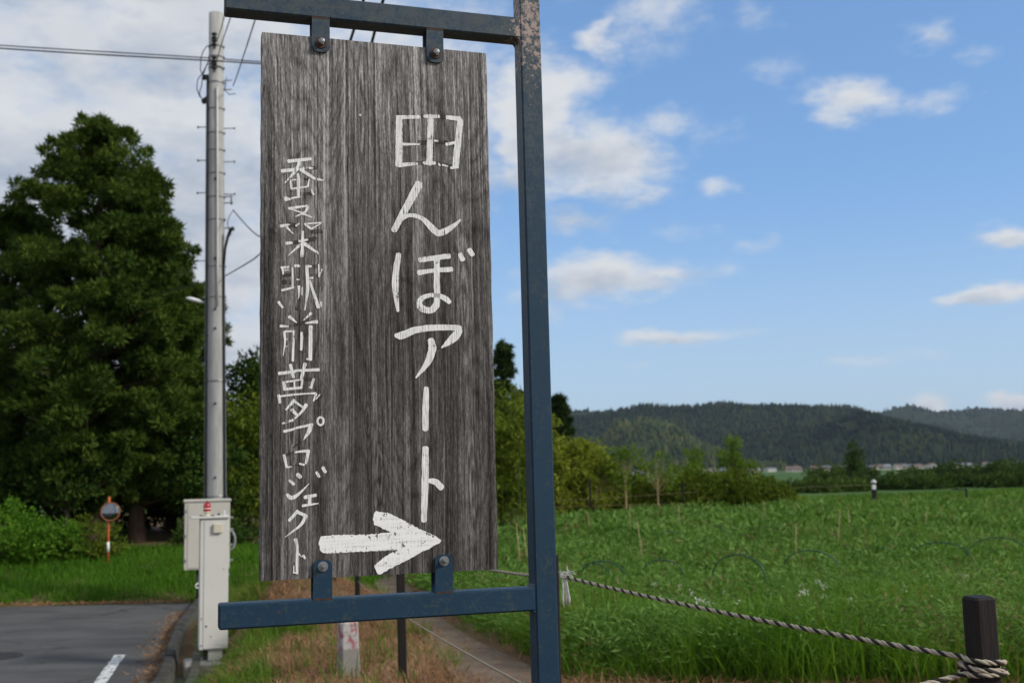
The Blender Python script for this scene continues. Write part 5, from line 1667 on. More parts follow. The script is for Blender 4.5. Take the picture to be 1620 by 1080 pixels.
def leafy(name, label, x, y, blobs, per_vol, per, seed, mat, leaf=(0.12, 0.06), puff=(0.2, 0.4), trunk=None, droop=0.0, cat='tree', group=None, bark=None, z=None, crown='crown', up=0.25):
    """tree or bush: ellipsoid volumes (dx, dy, dz, rx, ry, rz) filled with leaf puffs"""
    rng = np.random.default_rng(seed)
    z0 = (gh(x, y) - 0.05) if z is None else z
    e = empty(name, (x, y, z0))
    tag(e, label, cat, group)
    cens = []
    for (dx, dy, dz, rx, ry, rz) in blobs:
        n = max(6, int(per_vol * rx * ry * rz * 4.19))
        u = unit(rng.normal(size=(n, 3)))
        lump = 1 + 0.16 * np.sin(u[:, 0] * 5 + seed) * np.cos(u[:, 2] * 6 + seed) + rng.normal(0, 0.06, n)
        rr = rng.uniform(0.2, 1, n) ** 0.45 * lump
        cens.append(np.array([dx, dy, dz]) + u * rr[:, None] * np.array([rx, ry, rz]))
    cen = np.concatenate(cens)
    cen = cen[cen[:, 2] > 0.02]
    pr = rng.uniform(puff[0], puff[1], len(cen))
    V, F = puffs_to_leaves(cen, pr, per, rng, leaf[0], leaf[1], up=up, droop=droop, flat=0.8)
    V[:, 2] = np.maximum(V[:, 2], 0.0)
    link(crown, fast_mesh(crown, V, [F]), mat, e)
    mb = MB()
    h = max(b[2] for b in blobs)
    r0 = trunk if trunk else 0.03
    bx, by = blobs[0][0] * 0.3, blobs[0][1] * 0.3
    mb.tube([(0, 0, -0.1), (bx * 0.4, by * 0.4, h * 0.35), (bx, by, h * 0.75), (bx * 1.4, by, h)], [r0 * 1.2, r0, r0 * 0.7, r0 * 0.3], 8, cap=False)
    for i in rng.choice(len(cen), min(len(cen), 22), replace=False):
        limb_mesh(mb, (bx * 0.5, by * 0.5, min(h * 0.5, cen[i][2] * 0.7)), cen[i], r0 * 0.35, r0 * 0.08 + 0.002, rng)
    mb.build('trunk', bark or BARK2, e)
    return e


def bamboo(label, x, y, h, r, n_culm, per, seed, mat=F_BAMBOO, leaf=(0.20, 0.035), group='bamboo clumps', arch=0.35):
    """clump of arching culms, leaves gathered in drooping sprays along the upper two thirds"""
    rng = np.random.default_rng(seed)
    e = empty('bamboo_clump', (x, y, gh(x, y) - 0.05))
    tag(e, label, 'bamboo', group)
    mb = MB()
    cens, rads = [], []
    for k in range(n_culm):
        a = rng.uniform(0, 2 * np.pi)
        q = r * 0.62 * math.sqrt(rng.uniform(0, 1))
        bx, by = q * math.cos(a), q * math.sin(a)
        hh = h * rng.uniform(0.72, 1.02) * (1 - 0.25 * (q / r) ** 2)
        la = a + rng.normal(0, 0.7)
        ar = hh * arch * rng.uniform(0.35, 1.0) * 0.5
        pts = []
        for t in np.linspace(0, 1, 7):
            pts.append((bx + math.cos(la) * ar * t ** 2.2, by + math.sin(la) * ar * t ** 2.2, hh * (t - 0.10 * t ** 4)))
        mb.tube(pts, [0.026, 0.025, 0.022, 0.018, 0.013, 0.008, 0.003], 5, cap=False)
        for t in rng.uniform(0.22, 1.0, 15):
            p = np.array([np.interp(t, np.linspace(0, 1, 7), [v[i] for v in pts]) for i in range(3)])
            o = rng.normal(0, 1, 3) * np.array([0.30, 0.30, 0.12]) * (0.55 + 0.6 * (1 - abs(t - 0.55)))
            cens.append(p + o)
            rads.append(rng.uniform(0.16, 0.34))
    mb.build('culms', CULM, e)
    cen, pr = np.array(cens), np.array(rads)
    V, F = puffs_to_leaves(cen, pr, per, rng, leaf[0], leaf[1], up=-0.1, droop=0.45, flat=0.6)
    link('foliage', fast_mesh('foliage', V, [F]), mat, e)
    return e


# ------------------------------------------------------------------ trees on the left
cedar('tallest cedar with broad rounded crown, left of the utility pole', -11.75, 31.0, 11.95, 0.9, 2.95, 760, 170, 1, puff=(0.24, 0.44), trunk_r=0.24)
cedar('cedar with shorter forked top leaning over the traffic mirror', -10.75, 31.6, 10.6, 1.0, 2.15, 480, 165, 2, puff=(0.22, 0.42), trunk_r=0.20, lean=0.012, profile=[(0, .75), (.12, .95), (.3, 1.0), (.5, .84), (.72, .58), (.88, .36), (.96, .2), (1, .08)])
cedar('cedar cut off by the left edge of the picture', -14.6, 32.5, 9.6, 1.2, 2.7, 480, 160, 3, puff=(0.24, 0.44), trunk_r=0.22)
cedar('thin cedar whose bare trunk stands behind the mirror', -10.9, 35.5, 8.6, 3.4, 1.7, 220, 130, 4, puff=(0.24, 0.44), trunk_r=0.18)
leafy('broadleaf_tree', 'dark low broadleaf tree at the left edge under the cedars', -14.2, 30.2, [(0, 0, 2.1, 1.7, 1.3, 1.0), (0.9, 0, 1.5, 1.1, 1.0, 0.7), (-0.7, 0.2, 1.2, 1.1, 0.9, 0.8)], 16, 46, 5, F_DARK, (0.15, 0.075), (0.22, 0.42), 0.09)
leafy('broadleaf_tree', 'dark understorey tree in the shade right of the mirror', -9.0, 31.5, [(0, 0, 2.0, 1.3, 1.1, 1.0), (0.6, 0.3, 1.1, 1.0, 0.8, 0.8), (-0.5, 0, 3.0, 0.9, 0.8, 0.8)], 15, 46, 6, F_DARK, (0.15, 0.075), (0.22, 0.42), 0.08)
leafy('broadleaf_tree', 'leafy dark tree half hiding the cedar trunks left of the mirror', -11.9, 29.6, [(0, 0, 1.9, 1.3, 0.8, 0.7), (0.9, 0.1, 2.5, 0.9, 0.7, 0.7), (-1.0, 0, 2.3, 1.0, 0.7, 0.8)], 15, 40, 17, F_DARK, (0.14, 0.07), (0.2, 0.4), 0.06)
leafy('broadleaf_tree', 'dark tree closing the shade behind the cedar trunks', -12.0, 35.5, [(0, 0, 1.9, 2.6, 1.0, 1.8), (2.0, 0.2, 1.4, 1.9, 1.0, 1.4), (-2.2, 0.2, 1.4, 1.8, 1.0, 1.4)], 7, 52, 7, F_DARK, (0.20, 0.10), (0.32, 0.6), 0.10)
leafy('broadleaf_tree', 'tall dark tree between the cedars and the utility pole', -7.9, 35.8, [(0, 0, 3.4, 1.5, 1.2, 1.9), (0.4, 0, 2.0, 1.7, 1.2, 1.5), (-0.5, 0, 4.8, 0.8, 0.8, 0.8)], 8, 50, 8, F_DARK, (0.18, 0.09), (0.3, 0.55), 0.12)
leafy('bush', 'bright green bush at the left roadside, largest', -12.75, 27.3, [(0, 0, 0.78, 1.35, 1.0, 0.85), (1.25, 0.1, 0.58, 0.95, 0.8, 0.62), (-1.0, 0.2, 0.75, 1.0, 0.8, 0.8)], 34, 46, 9, F_BUSH, (0.11, 0.045), (0.16, 0.30), 0.05, cat='bush', group='roadside bushes')
leafy('bush', 'darker green bush between the bright bush and the mirror post', -10.75, 27.9, [(0, 0, 0.55, 0.75, 0.6, 0.55), (0.6, 0, 0.35, 0.5, 0.5, 0.35)], 40, 40, 10, F_SHRUB, (0.11, 0.045), (0.14, 0.26), 0.04, cat='bush', group='roadside bushes')
leafy('bush', 'low dark fern-like bush right of the mirror post', -8.2, 30.0, [(0, 0, 0.35, 1.1, 0.6, 0.38), (0.9, 0.1, 0.30, 0.6, 0.5, 0.32)], 36, 36, 11, F_DARK, (0.14, 0.05), (0.14, 0.26), 0.03, cat='bush', group='roadside bushes')
# shaded bamboo grove behind the pole and, hidden, behind the sign board
for k, (x, y, h, r, lab) in enumerate((
        (-7.9, 33.2, 4.6, 1.4, 'dark shaded bamboo clump just left of the utility pole'),
        (-6.2, 33.8, 5.4, 1.5, 'bamboo clump directly behind the utility pole'),
        (-4.5, 34.0, 6.1, 1.5, 'tall yellow-green bamboo clump between pole and sign board'),
        (-2.6, 35.0, 6.6, 1.5, 'bamboo clump hidden behind the left half of the board'),
        (-0.6, 37.0, 6.2, 1.6, 'bamboo clump hidden behind the right half of the board'))):
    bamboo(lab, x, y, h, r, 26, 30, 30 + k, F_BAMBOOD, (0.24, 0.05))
leafy('broadleaf_tree', 'dark tree filling the shade under the bamboo behind the pole', -5.5, 36.6, [(0, 0, 1.9, 2.2, 1.0, 1.9), (2.2, 0.3, 1.7, 1.8, 1.0, 1.7)], 7, 50, 12, F_DARK, (0.2, 0.10), (0.3, 0.6), 0.1)
cedar('slim dark cedar top showing left of the board edge', -4.75, 40.5, 7.4, 2.0, 1.2, 150, 80, 13, F_CEDARFAR, (0.24, 0.42), 0.26, profile=[(0, .8), (.15, 1.0), (.4, .76), (.7, .44), (.9, .17), (1, .03)])

# ------------------------------------------------------------------ trees to the right of the board
cedar('slim dark cedar showing between board and blue post', -0.55, 62.0, 8.6, 1.2, 1.5, 260, 70, 14, F_CEDARFAR, (0.26, 0.44), 0.28, profile=[(0, .8), (.15, 1.0), (.4, .76), (.7, .44), (.9, .17), (1, .03)])
cedar('short dark cedar just left of the blue post', 0.22, 61.0, 5.7, 1.0, 0.95, 120, 70, 15, F_CEDARFAR, (0.22, 0.4), 0.28, profile=[(0, .8), (.15, 1.0), (.4, .76), (.7, .44), (.9, .17), (1, .03)])
cedar('dark cedar showing right of the blue post above the bamboo', 2.45, 60.5, 5.4, 0.6, 1.75, 260, 75, 16, F_CEDARFAR, (0.26, 0.46), 0.28, profile=[(0, .8), (.15, 1.0), (.4, .76), (.7, .44), (.9, .17), (1, .03)])
for k, (x, y, h, r, lab) in enumerate((
        (-0.1, 53.0, 6.1, 2.1, 'yellow-green bamboo clump between board and blue post'),
        (1.3, 52.0, 4.6, 1.8, 'bamboo clump hidden behind the blue post'),
        (2.75, 52.5, 4.5, 1.8, 'yellow-green bamboo clump right of the blue post'))):
    bamboo(lab, x, y, h, r, 40, 26, 40 + k, F_BAMBOO, (0.30, 0.075), arch=0.5)
G_HEDGE = 'shrubs along the far edge of the crop field'
for k, (x, y, w, h, mat, lab) in enumerate((
        (4.3, 54.5, 1.5, 2.8, F_SHRUB, 'olive shrub next to the right bamboo clump'),
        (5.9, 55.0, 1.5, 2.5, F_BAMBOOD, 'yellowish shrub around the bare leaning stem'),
        (7.6, 55.5, 1.6, 2.3, F_SHRUB, 'dark olive shrub below the gap before the twin trees'),
        (9.2, 56.0, 1.5, 2.3, F_SHRUB, 'shrub under the smaller of the twin trees'),
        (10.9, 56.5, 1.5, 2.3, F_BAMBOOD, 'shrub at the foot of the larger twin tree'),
        (12.6, 57.3, 1.5, 2.0, F_SHRUB, 'last tall shrub of the hedge, right of the twin trees'),
        (14.0, 58.0, 0.9, 0.9, F_BAMBOO, 'low yellowish shrub ending the hedge on the right'))):
    leafy('shrub', lab, x, y, [(0, 0, h * 0.52, w, 1.0, h * 0.5), (w * 0.6, 0.1, h * 0.4, w * 0.6, 0.8, h * 0.4), (-w * 0.6, -0.1, h * 0.45, w * 0.6, 0.8, h * 0.45)], 8, 40, 50 + k, mat, (0.22, 0.10), (0.26, 0.5), 0.05, cat='shrub', group=G_HEDGE)
leafy('young_tree', 'smaller left one of the twin trees above the hedge', 9.3, 57.5, [(0, 0, 3.1, 0.45, 0.5, 0.4), (-0.15, 0, 2.6, 0.85, 0.7, 0.35), (-0.55, 0, 2.1, 0.75, 0.6, 0.3), (0.5, 0, 2.2, 0.6, 0.6, 0.35)], 15, 34, 60, F_YOUNG, (0.18, 0.08), (0.18, 0.34), 0.06)
leafy('young_tree', 'taller right one of the twin trees above the hedge', 11.35, 58.0, [(0, 0, 3.75, 0.35, 0.4, 0.4), (-0.1, 0, 3.2, 0.7, 0.6, 0.35), (0.3, 0, 2.7, 0.95, 0.7, 0.35), (-0.35, 0, 2.2, 0.95, 0.7, 0.35), (0.95, 0, 2.55, 0.45, 0.4, 0.22), (0.2, 0, 1.6, 0.9, 0.7, 0.4)], 15, 34, 61, F_YOUNG, (0.18, 0.08), (0.18, 0.34), 0.08)
leafy('young_tree', 'thin sparse sapling with pale stem right of the bamboo', 5.2, 52.5, [(0, 0, 3.5, 0.7, 0.5, 0.7), (0.2, 0, 2.7, 0.9, 0.5, 0.6), (-0.3, 0, 1.9, 0.8, 0.5, 0.5)], 6, 26, 62, F_YOUNG, (0.2, 0.08), (0.22, 0.4), 0.045, bark=CANE)
leafy('young_tree', 'faint slender sapling leaning right beside the bamboo', 3.6, 52.0, [(0.9, 0, 2.9, 0.6, 0.4, 0.6), (1.2, 0, 2.1, 0.7, 0.4, 0.5)], 6, 24, 63, F_YOUNG, (0.2, 0.08), (0.2, 0.36), 0.03, bark=CANE)
leafy('young_tree', 'loose pale sapling midway between bamboo and twin trees', 6.9, 54.0, [(0, 0, 2.9, 0.8, 0.5, 0.5), (0.3, 0, 2.3, 0.8, 0.5, 0.5)], 6, 26, 64, F_YOUNG, (0.2, 0.08), (0.22, 0.4), 0.04, bark=CANE)

# ------------------------------------------------------------------ shrubs and trees of the far plain
rs = np.random.default_rng(70)
FARS = []
for k in range(26):
    u = k / 25
    x = 26 + 52 * u + rs.uniform(-1.5, 1.5)
    y = 118 + 20 * u + rs.uniform(-7, 7)
    FARS.append((x, y, rs.uniform(1.7, 3.3), rs.uniform(1.0, 1.75) * (1.0 + 0.35 * (u > 0.55))))
for k in range(12):
    FARS.append((48 + k * 5.2 + rs.uniform(-2, 2), 168 + rs.uniform(-8, 8) + k, rs.uniform(3, 4.6), rs.uniform(2.2, 3.4)))
for k, (x, y, w, h) in enumerate(FARS):
    leafy('far_shrub', 'dark green rounded shrub in the row across the far plain', x, y, [(0, 0, h * 0.5, w, w * 0.6, h * 0.5), (w * 0.5, 0, h * 0.36, w * 0.7, w * 0.5, h * 0.4), (-w * 0.5, 0, h * 0.4, w * 0.7, w * 0.5, h * 0.42)],
          2.6 if h < 2 else 1.0, 22, 100 + k, F_FARSHRUB, (0.42, 0.24), (0.36, 0.7), 0.06, cat='shrub', group='shrubs across the far plain')
leafy('poplar_tree', 'single upright dark tree rising above the far shrub row', 43.5, 142, [(0, 0, 3.0, 1.15, 1.0, 2.1), (0.1, 0, 4.8, 0.7, 0.6, 1.1)], 3.5, 34, 140, F_FARSHRUB, (0.36, 0.18), (0.36, 0.6), 0.12)

# ------------------------------------------------------------------ village at the foot of the hills
def house_mesh(w, d, h, rise):
    wall = MB().box((-w / 2, -d / 2, 0), (w / 2, d / 2, h))
    wall._add([(-w / 2, -d / 2, h), (-w / 2, d / 2, h), (-w / 2, 0, h + rise * 0.9), (w / 2, -d / 2, h), (w / 2, d / 2, h), (w / 2, 0, h + rise * 0.9)], [(0, 2, 1), (3, 4, 5)])
    o = 0.5
    roof = MB()
    zt, zb = h + rise + 0.1, h - 0.15
    roof._add([(-w / 2 - o, -d / 2 - o, zb), (w / 2 + o, -d / 2 - o, zb), (w / 2 + o, 0, zt), (-w / 2 - o, 0, zt), (-w / 2 - o, d / 2 + o, zb), (w / 2 + o, d / 2 + o, zb),
               (-w / 2 - o, -d / 2 - o, zb + 0.25), (w / 2 + o, -d / 2 - o, zb + 0.25), (w / 2 + o, 0, zt + 0.25), (-w / 2 - o, 0, zt + 0.25), (-w / 2 - o, d / 2 + o, zb + 0.25), (w / 2 + o, d / 2 + o, zb + 0.25)],
              [(0, 1, 2, 3), (3, 2, 5, 4), (6, 9, 8, 7), (9, 10, 11, 8), (0, 6, 7, 1), (4, 5, 11, 10), (0, 3, 9, 6), (3, 4, 10, 9), (1, 7, 8, 2), (2, 8, 11, 5)])
    win = MB()
    for x in (-w * 0.28, w * 0.02, w * 0.3):
        win.box((x - 0.8, -d / 2 - 0.06, h * 0.35), (x + 0.8, -d / 2 - 0.01, h * 0.72))
    return wall.mesh('wall'), roof.mesh('roof'), win.mesh('window_row')


HM = [house_mesh(9, 7, 4.5, 2.2), house_mesh(12, 8, 3.4, 2.6), house_mesh(7, 7, 5.4, 1.6), house_mesh(16, 9, 4.2, 1.5)]
rv = np.random.default_rng(80)
HOUSES = []
px_row = [(0.066, 905), (0.112, 960), (0.118, 955)]
for k in range(60):
    u = rv.uniform(0.10, 0.50)
    y = 1040 + rv.uniform(-30, 110)
    HOUSES.append((u * y, y))
for x, y in [(0.082 * 1050, 1050), (0.09 * 1060, 1060)]:
    HOUSES.append((x, y))
for k, (x, y) in enumerate(HOUSES):
    wm, rm, gm = HM[rv.integers(0, 4)]
    e = empty('house', (x, y, gh(x, y) - 0.2), (0, 0, rv.uniform(-0.6, 0.6)))
    e.scale = (0.72, 0.72, 0.80)
    tag(e, 'tiny pale house in the village at the foot of the hills', 'house', 'village houses below the hills')
    wmat = FARWALL if rv.uniform() < 0.72 else FARWALL2
    rmat = (ROOF1, ROOF2, ROOF3)[rv.integers(0, 3)]
    for nm, me, mt in (('wall', wm, wmat), ('roof', rm, rmat), ('window_row', gm, PANE)):
        o = bpy.data.objects.new(nm, me)
        if not me.materials:
            me.materials.append(mt)
        o.parent = e
        COL.objects.link(o)
        o.material_slots[0].link = 'OBJECT'
        o.material_slots[0].material = mt

# rice paddies between the crop field and the shrubs
def paddy(name, poly, hgt, seed, label, dens, hb=0.30, wb=0.05):
    rng = np.random.default_rng(seed)
    P = np.array(poly)
    x0, y0, x1, y1 = P[:, 0].min(), P[:, 1].min(), P[:, 0].max(), P[:, 1].max()
    def inside(x, y):
        c = np.zeros(len(x), bool)
        j = len(P) - 1
        for i in range(len(P)):
            xi, yi, xj, yj = P[i][0], P[i][1], P[j][0], P[j][1]
            c ^= ((yi > y) != (yj > y)) & (x < (xj - xi) * (y - yi) / (yj - yi + 1e-9) + xi)
            j = i
        return c
    n = int((x1 - x0) * (y1 - y0) * dens)
    xy = np.stack([rng.uniform(x0, x1, n), rng.uniform(y0, y1, n)], 1)
    xy = xy[inside(xy[:, 0], xy[:, 1])]
    m = len(xy)
    o = grass(name, xy, rng.uniform(0.8, 1.2, m) * hgt, rng.uniform(0.8, 1.3, m) * wb, F_RICE, label, rng, 0.35, cat='rice')
    return o


paddy('rice', [(16, 66), (40, 84), (48, 98), (20, 80)], 0.55, 90, 'bright yellow-green rice in the paddy beyond the crop field', 24, wb=0.16)
paddy('rice', [(36, 78), (75, 108), (90, 125), (46, 98)], 0.6, 91, 'deeper green rice in the right-hand paddy before the shrubs', 13, wb=0.22)

# ------------------------------------------------------------------ crop field and grasses
def in_field(x, y):
    near = np.interp(x, [-4, 0.3, 2.1, 3.9, 9, 40], [9.6, 9.7, 9.0, 8.75, 8.0, 5.6])
    far = np.interp(x, [-6, 2.2, 11.8, 27.4, 50], [43, 50, 56, 62, 70])
    return (x > path_r(y) + 0.35) & (y > near) & (y < far) & (x < 0.62 * y + 4)


def crop_patch(rng, y0, y1, dens_plants, per, L, W, hgt, spread):
    x0, x1 = -4.5, 0.62 * y1 + 3
    n = int((x1 - x0) * (y1 - y0) * dens_plants)
    c = np.stack([rng.uniform(x0, x1, n), rng.uniform(y0, y1, n)], 1)
    c = c[in_field(c[:, 0], c[:, 1])]
    # only the wedge the place around the sign can overlook
    c = c[(c[:, 0] < 0.56 * c[:, 1] + 1.5) & (c[:, 0] > -0.24 * c[:, 1] - 0.5)]
    m = len(c)
    hp_ = hgt * rng.uniform(0.6, 1.25, m) * (1 + 0.25 * np.sin(c[:, 0] * 1.1 + 0.5 * c[:, 1]) * np.sin(c[:, 1] * 0.9))
    z = ground_h(c[:, 0], c[:, 1])
    cen = np.stack([c[:, 0], c[:, 1], z], 1)
    off = rng.normal(0, 1, (m, per, 3)) * spread
    off[..., 2] = rng.uniform(0.12, 1.0, (m, per)) ** 0.6 * hp_[:, None]
    base = (cen[:, None, :] + off).reshape(-1, 3)
    d = np.concatenate([off[..., :2] / spread * 0.9, np.full((m, per, 1), 0.55)], -1) + rng.normal(0, 0.55, (m, per, 3))
    k = m * per
    return leaf_quads(base, d.reshape(-1, 3), L * rng.uniform(0.6, 1.4, k), W * rng.uniform(0.6, 1.4, k), rng, 0.12)


rng = np.random.default_rng(21)
parts = [crop_patch(rng, 8.3, 13.5, 56, 44, 0.095, 0.016, 0.46, 0.13), crop_patch(rng, 13.5, 20, 30, 32, 0.13, 0.026, 0.50, 0.17),
         crop_patch(rng, 20, 32, 13, 28, 0.19, 0.045, 0.52, 0.24), crop_patch(rng, 32, 66, 4.6, 24, 0.30, 0.11, 0.55, 0.36)]
V, F, k = [], [], 0
for v, f_ in parts:
    V.append(v); F.append(f_ + k); k += len(v)
o = link('crop', fast_mesh('crop', np.concatenate(V), [np.concatenate(F)]), F_CROP)
tag(o, 'dense low green crop filling the field behind the rope', 'crop', kind='stuff')
print('crop quads', sum(len(f_) for f_ in F))
# long grass along the near edge of the field and among the crop
def edge_keep(x, y):
    near = np.interp(x, [-4, 0.3, 2.1, 3.9, 9, 40], [9.4, 9.5, 8.75, 8.5, 7.8, 5.6])
    return (x > path_r(y) + 0.22) & (y > near) & (x < 0.56 * y + 1.5)


p1 = tuft_scatter(rng, 3000, 0.0, 7.5, 7.9, 12.2, edge_keep, 13, 0.09)
p2 = tuft_scatter(rng, 900, -4.0, 1.0, 9.6, 24, lambda x, y: edge_keep(x, y) & (x < path_r(y) + 0.9), 10, 0.09)
p3 = tuft_scatter(rng, 3800, -2.0, 14, 11, 27, lambda x, y: in_field(x, y), 5, 0.10)
pp_ = np.concatenate([p1, p2, p3])
n = len(pp_)
hh = rng.uniform(0.34, 0.86, n) * (0.75 + 0.4 * np.sin(pp_[:, 0] * 2.1) * np.sin(pp_[:, 1] * 1.7 + 1))
grass('long_grass', pp_, hh, rng.uniform(0.006, 0.014, n) * (1 + np.clip((pp_[:, 1] - 12) / 12, 0, 1)), F_BLADE, 'long bright grass blades along the near edge of the crop', rng, 0.55)
# dry litter and straw at the foot of the field edge
keep = lambda x, y: (y > 8.2) & (y < 10.2) & (x > 0.4) & (x < 6.5)
p = tuft_scatter(rng, 900, 0.4, 6.5, 8.2, 10.0, keep, 7, 0.1)
n = len(p)
grass('straw', p, rng.uniform(0.06, 0.2, n), rng.uniform(0.004, 0.008, n), F_DRY, 'dry straw at the bottom edge in front of the crop', rng, 1.6)
# scattered white flowers
fx = np.stack([rng.uniform(1.5, 7.5, 60), rng.uniform(10, 15.5, 60)], 1)
fx = fx[in_field(fx[:, 0], fx[:, 1])]
fz = ground_h(fx[:, 0], fx[:, 1]) + rng.uniform(0.40, 0.62, len(fx))
cen = np.concatenate([fx, fz[:, None]], 1)
V, F = puffs_to_leaves(cen, np.full(len(cen), 0.022), 9, rng, 0.03, 0.02)
o = link('flowers', fast_mesh('flowers', V, [F]), F_FLOWER)
tag(o, 'tiny white flowers scattered among the near crop', 'flowers', kind='stuff')

# mown verge left of the path: brown cut grass with green tufts
def verge(x, y):
    foot = (x > -4.6) & (x < -3.5) & (y > 12.6) & (y < 15.35)
    return ~foot & (x < path_l(y) + 0.12) & (x > np.interp(y, KERB_Y, KERB_X) + 0.42) & (y > 6.5) & (y < 24)


def dry_zone(x, y):
    c = path_l(y) - 0.75
    return verge(x, y) & (np.abs(x - c) < 1.05 + 0.35 * np.sin(y * 1.7) + 0.2 * np.sin(x * 5 + y * 3))


p = tuft_scatter(rng, 7200, -4.5, 0.2, 6.8, 20, dry_zone, 9, 0.08)
n = len(p)
grass('dry_grass', p, rng.uniform(0.05, 0.17, n), rng.uniform(0.004, 0.009, n), F_DRY, 'brown dried mown grass between path and bank', rng, 1.7)
p = np.concatenate([tuft_scatter(rng, 9000, -6.6, 0.2, 6.8, 23.5, lambda x, y: verge(x, y) & ~dry_zone(x, y), 12, 0.08),
                    tuft_scatter(rng, 170, -3.5, 0.2, 7.5, 17, dry_zone, 10, 0.06)])
n = len(p)
grass('verge_grass', p, rng.uniform(0.12, 0.34, n), rng.uniform(0.006, 0.012, n), F_VERGE, 'green tufted grass on the bank around the slim cabinet', rng, 0.6)
# straw on the path
p = np.concatenate([tuft_scatter(rng, 900, -3, 0.4, 7.5, 20, lambda x, y: (x > path_l(y) - 0.1) & (x < path_r(y) + 0.3), 5, 0.1),
                    tuft_scatter(rng, 2600, -3, 0.4, 7.5, 20, lambda x, y: (x > path_l(y) - 0.15) & (x < path_l(y) + 0.22 + 0.12 * np.sin(y * 2.3)), 7, 0.07)])
n = len(p)
grass('path_straw', p, rng.uniform(0.05, 0.13, n), rng.uniform(0.003, 0.007, n), F_DRY, 'loose cut straw lying on the footpath', rng, 2.4, lift=0.035)
# bank beyond the road
def bank_keep(x, y):
    return (y > 22.75 + 0.05 * np.sin(x * 3)) & (x < -2.5)


p = np.concatenate([tuft_scatter(rng, 5600, -16.5, -3.0, 22.7, 30, bank_keep, 9, 0.10)])
n = len(p)
grass('bank_grass', p, rng.uniform(0.11, 0.32, n) * np.clip(0.45 + (p[:, 1] - 22.7) * 0.5, 0.45, 1.0), rng.uniform(0.012, 0.022, n), F_BANK, 'lush green grass on the bank beyond the road', rng, 0.5)
# cut grass blown against the kerb and along the far road edge
p = np.concatenate([np.stack([np.interp(yv := rng.uniform(13, 21, 1500), KERB_Y, KERB_X) - np.abs(rng.normal(0, 0.16, 1500)) - 0.02, yv], 1)])
z = np.full(len(p), -0.897)
d = np.concatenate([rng.normal(0, 1, (len(p), 2)), np.full((len(p), 1), 0.12)], 1)
V, F = leaf_quads(np.concatenate([p, z[:, None]], 1), d, rng.uniform(0.03, 0.09, len(p)), rng.uniform(0.008, 0.02, len(p)), rng, 0.1)
p2 = np.stack([rng.uniform(-16, -6.6, 1600), 22.62 + rng.normal(0, 0.07, 1600)], 1)
d2 = np.concatenate([rng.normal(0, 1, (1600, 2)), np.full((1600, 1), 0.3)], 1)
V2, F2 = leaf_quads(np.concatenate([p2, np.full((1600, 1), -0.893)], 1), d2, rng.uniform(0.05, 0.13, 1600), rng.uniform(0.01, 0.03, 1600), rng, 0.1)
o = link('road_litter', fast_mesh('road_litter', np.concatenate([V, V2]), [np.concatenate([F, F2 + len(V)])]), F_DRY)
tag(o, 'dry leaf litter along the road edges and kerb', 'litter', kind='stuff')

# ------------------------------------------------------------------ canes, hoops and posts in the field
CANES = [(3.70, 36.38, -0.91, 3.73, 0.39), (2.51, 21.92, -0.74, 2.38, 0.54), (2.38, 35.06, -0.89, 2.25, 0.26), (6.12, 47.43, -0.99, 6.12, 0.04), (5.54, 37.35, -0.92, 5.43, 0.30), (6.77, 38.54, -0.93, 6.79, -0.02), (8.63, 38.39, -0.93, 8.53, 0.30), (2.53, 46.36, -0.98, 2.55, -0.27), (5.69, 23.04, -0.75, 5.77, 0.38), (7.10, 25.02, -0.78, 7.26, 0.53), (9.49, 31.90, -0.86, 9.50, 0.28), (19.63, 71.85, -1.14, 19.62, -0.20), (16.05, 46.04, -0.98, 16.11, 0.07), (12.06, 33.08, -0.87, 12.16, 0.13), (20.89, 53.23, -1.02, 20.95, -0.13), (19.82, 47.15, -0.99, 19.92, 0.02), (13.49, 52.50, -1.01, 13.56, -0.13), (0.09, 21.98, -0.74, 0.01, 0.55), (0.28, 23.64, -0.76, 0.15, 0.39), (0.10, 46.78, -0.98, 0.13, 0.33), (14.52, 54.70, -1.02, 14.53, -0.21), ]
HOOPS = [(18.25, 2.10, 2.63, 0.02, -0.14), (16.61, 2.96, 3.58, 0.21, -0.07), (17.97, 1.01, 1.45, 0.01, -0.13), (17.64, 1.05, 1.65, 0.07, -0.12), (30.02, 3.84, 4.42, -0.21, -0.34), (31.74, 5.42, 5.89, -0.20, -0.36), (31.95, 6.79, 7.43, -0.23, -0.36), (18.15, 4.38, 5.11, 0.13, -0.14), (20.57, 6.25, 6.91, -0.03, -0.23), (20.47, 7.29, 8.17, 0.05, -0.23), (19.64, 7.97, 8.89, 0.17, -0.20), (43.79, 15.49, 16.37, -0.34, -0.47), ]
ORD = ['leftmost', 'second from the left', 'third from the left', 'fourth from the left', 'fifth from the left', 'sixth from the left', 'seventh from the left', 'eighth from the left', 'ninth from the left', 'tenth from the left', 'eleventh from the left', 'tenth from the right', 'ninth from the right', 'eighth from the right', 'seventh from the right', 'sixth from the right', 'fifth from the right', 'fourth from the right', 'third from the right', 'second from the right', 'rightmost']
CANES.sort(key=lambda c: c[3] / c[1])
HOOPS.sort(key=lambda c: (c[1] + c[2]) / c[0])
G_CANE = 'bamboo canes standing in the crop field'
for k, (x, y, g_, tx, tz) in enumerate(CANES):
    o = MB().tube([(x, y, g_ - 0.1), ((x + tx) / 2 + 0.005, y, (g_ + tz) / 2), (tx, y, tz)], [0.011, 0.010, 0.008], 6).build('bamboo_cane', CANE)
    tag(o, 'thin tan bamboo cane standing in the crop, ' + ORD[k], 'cane', G_CANE)
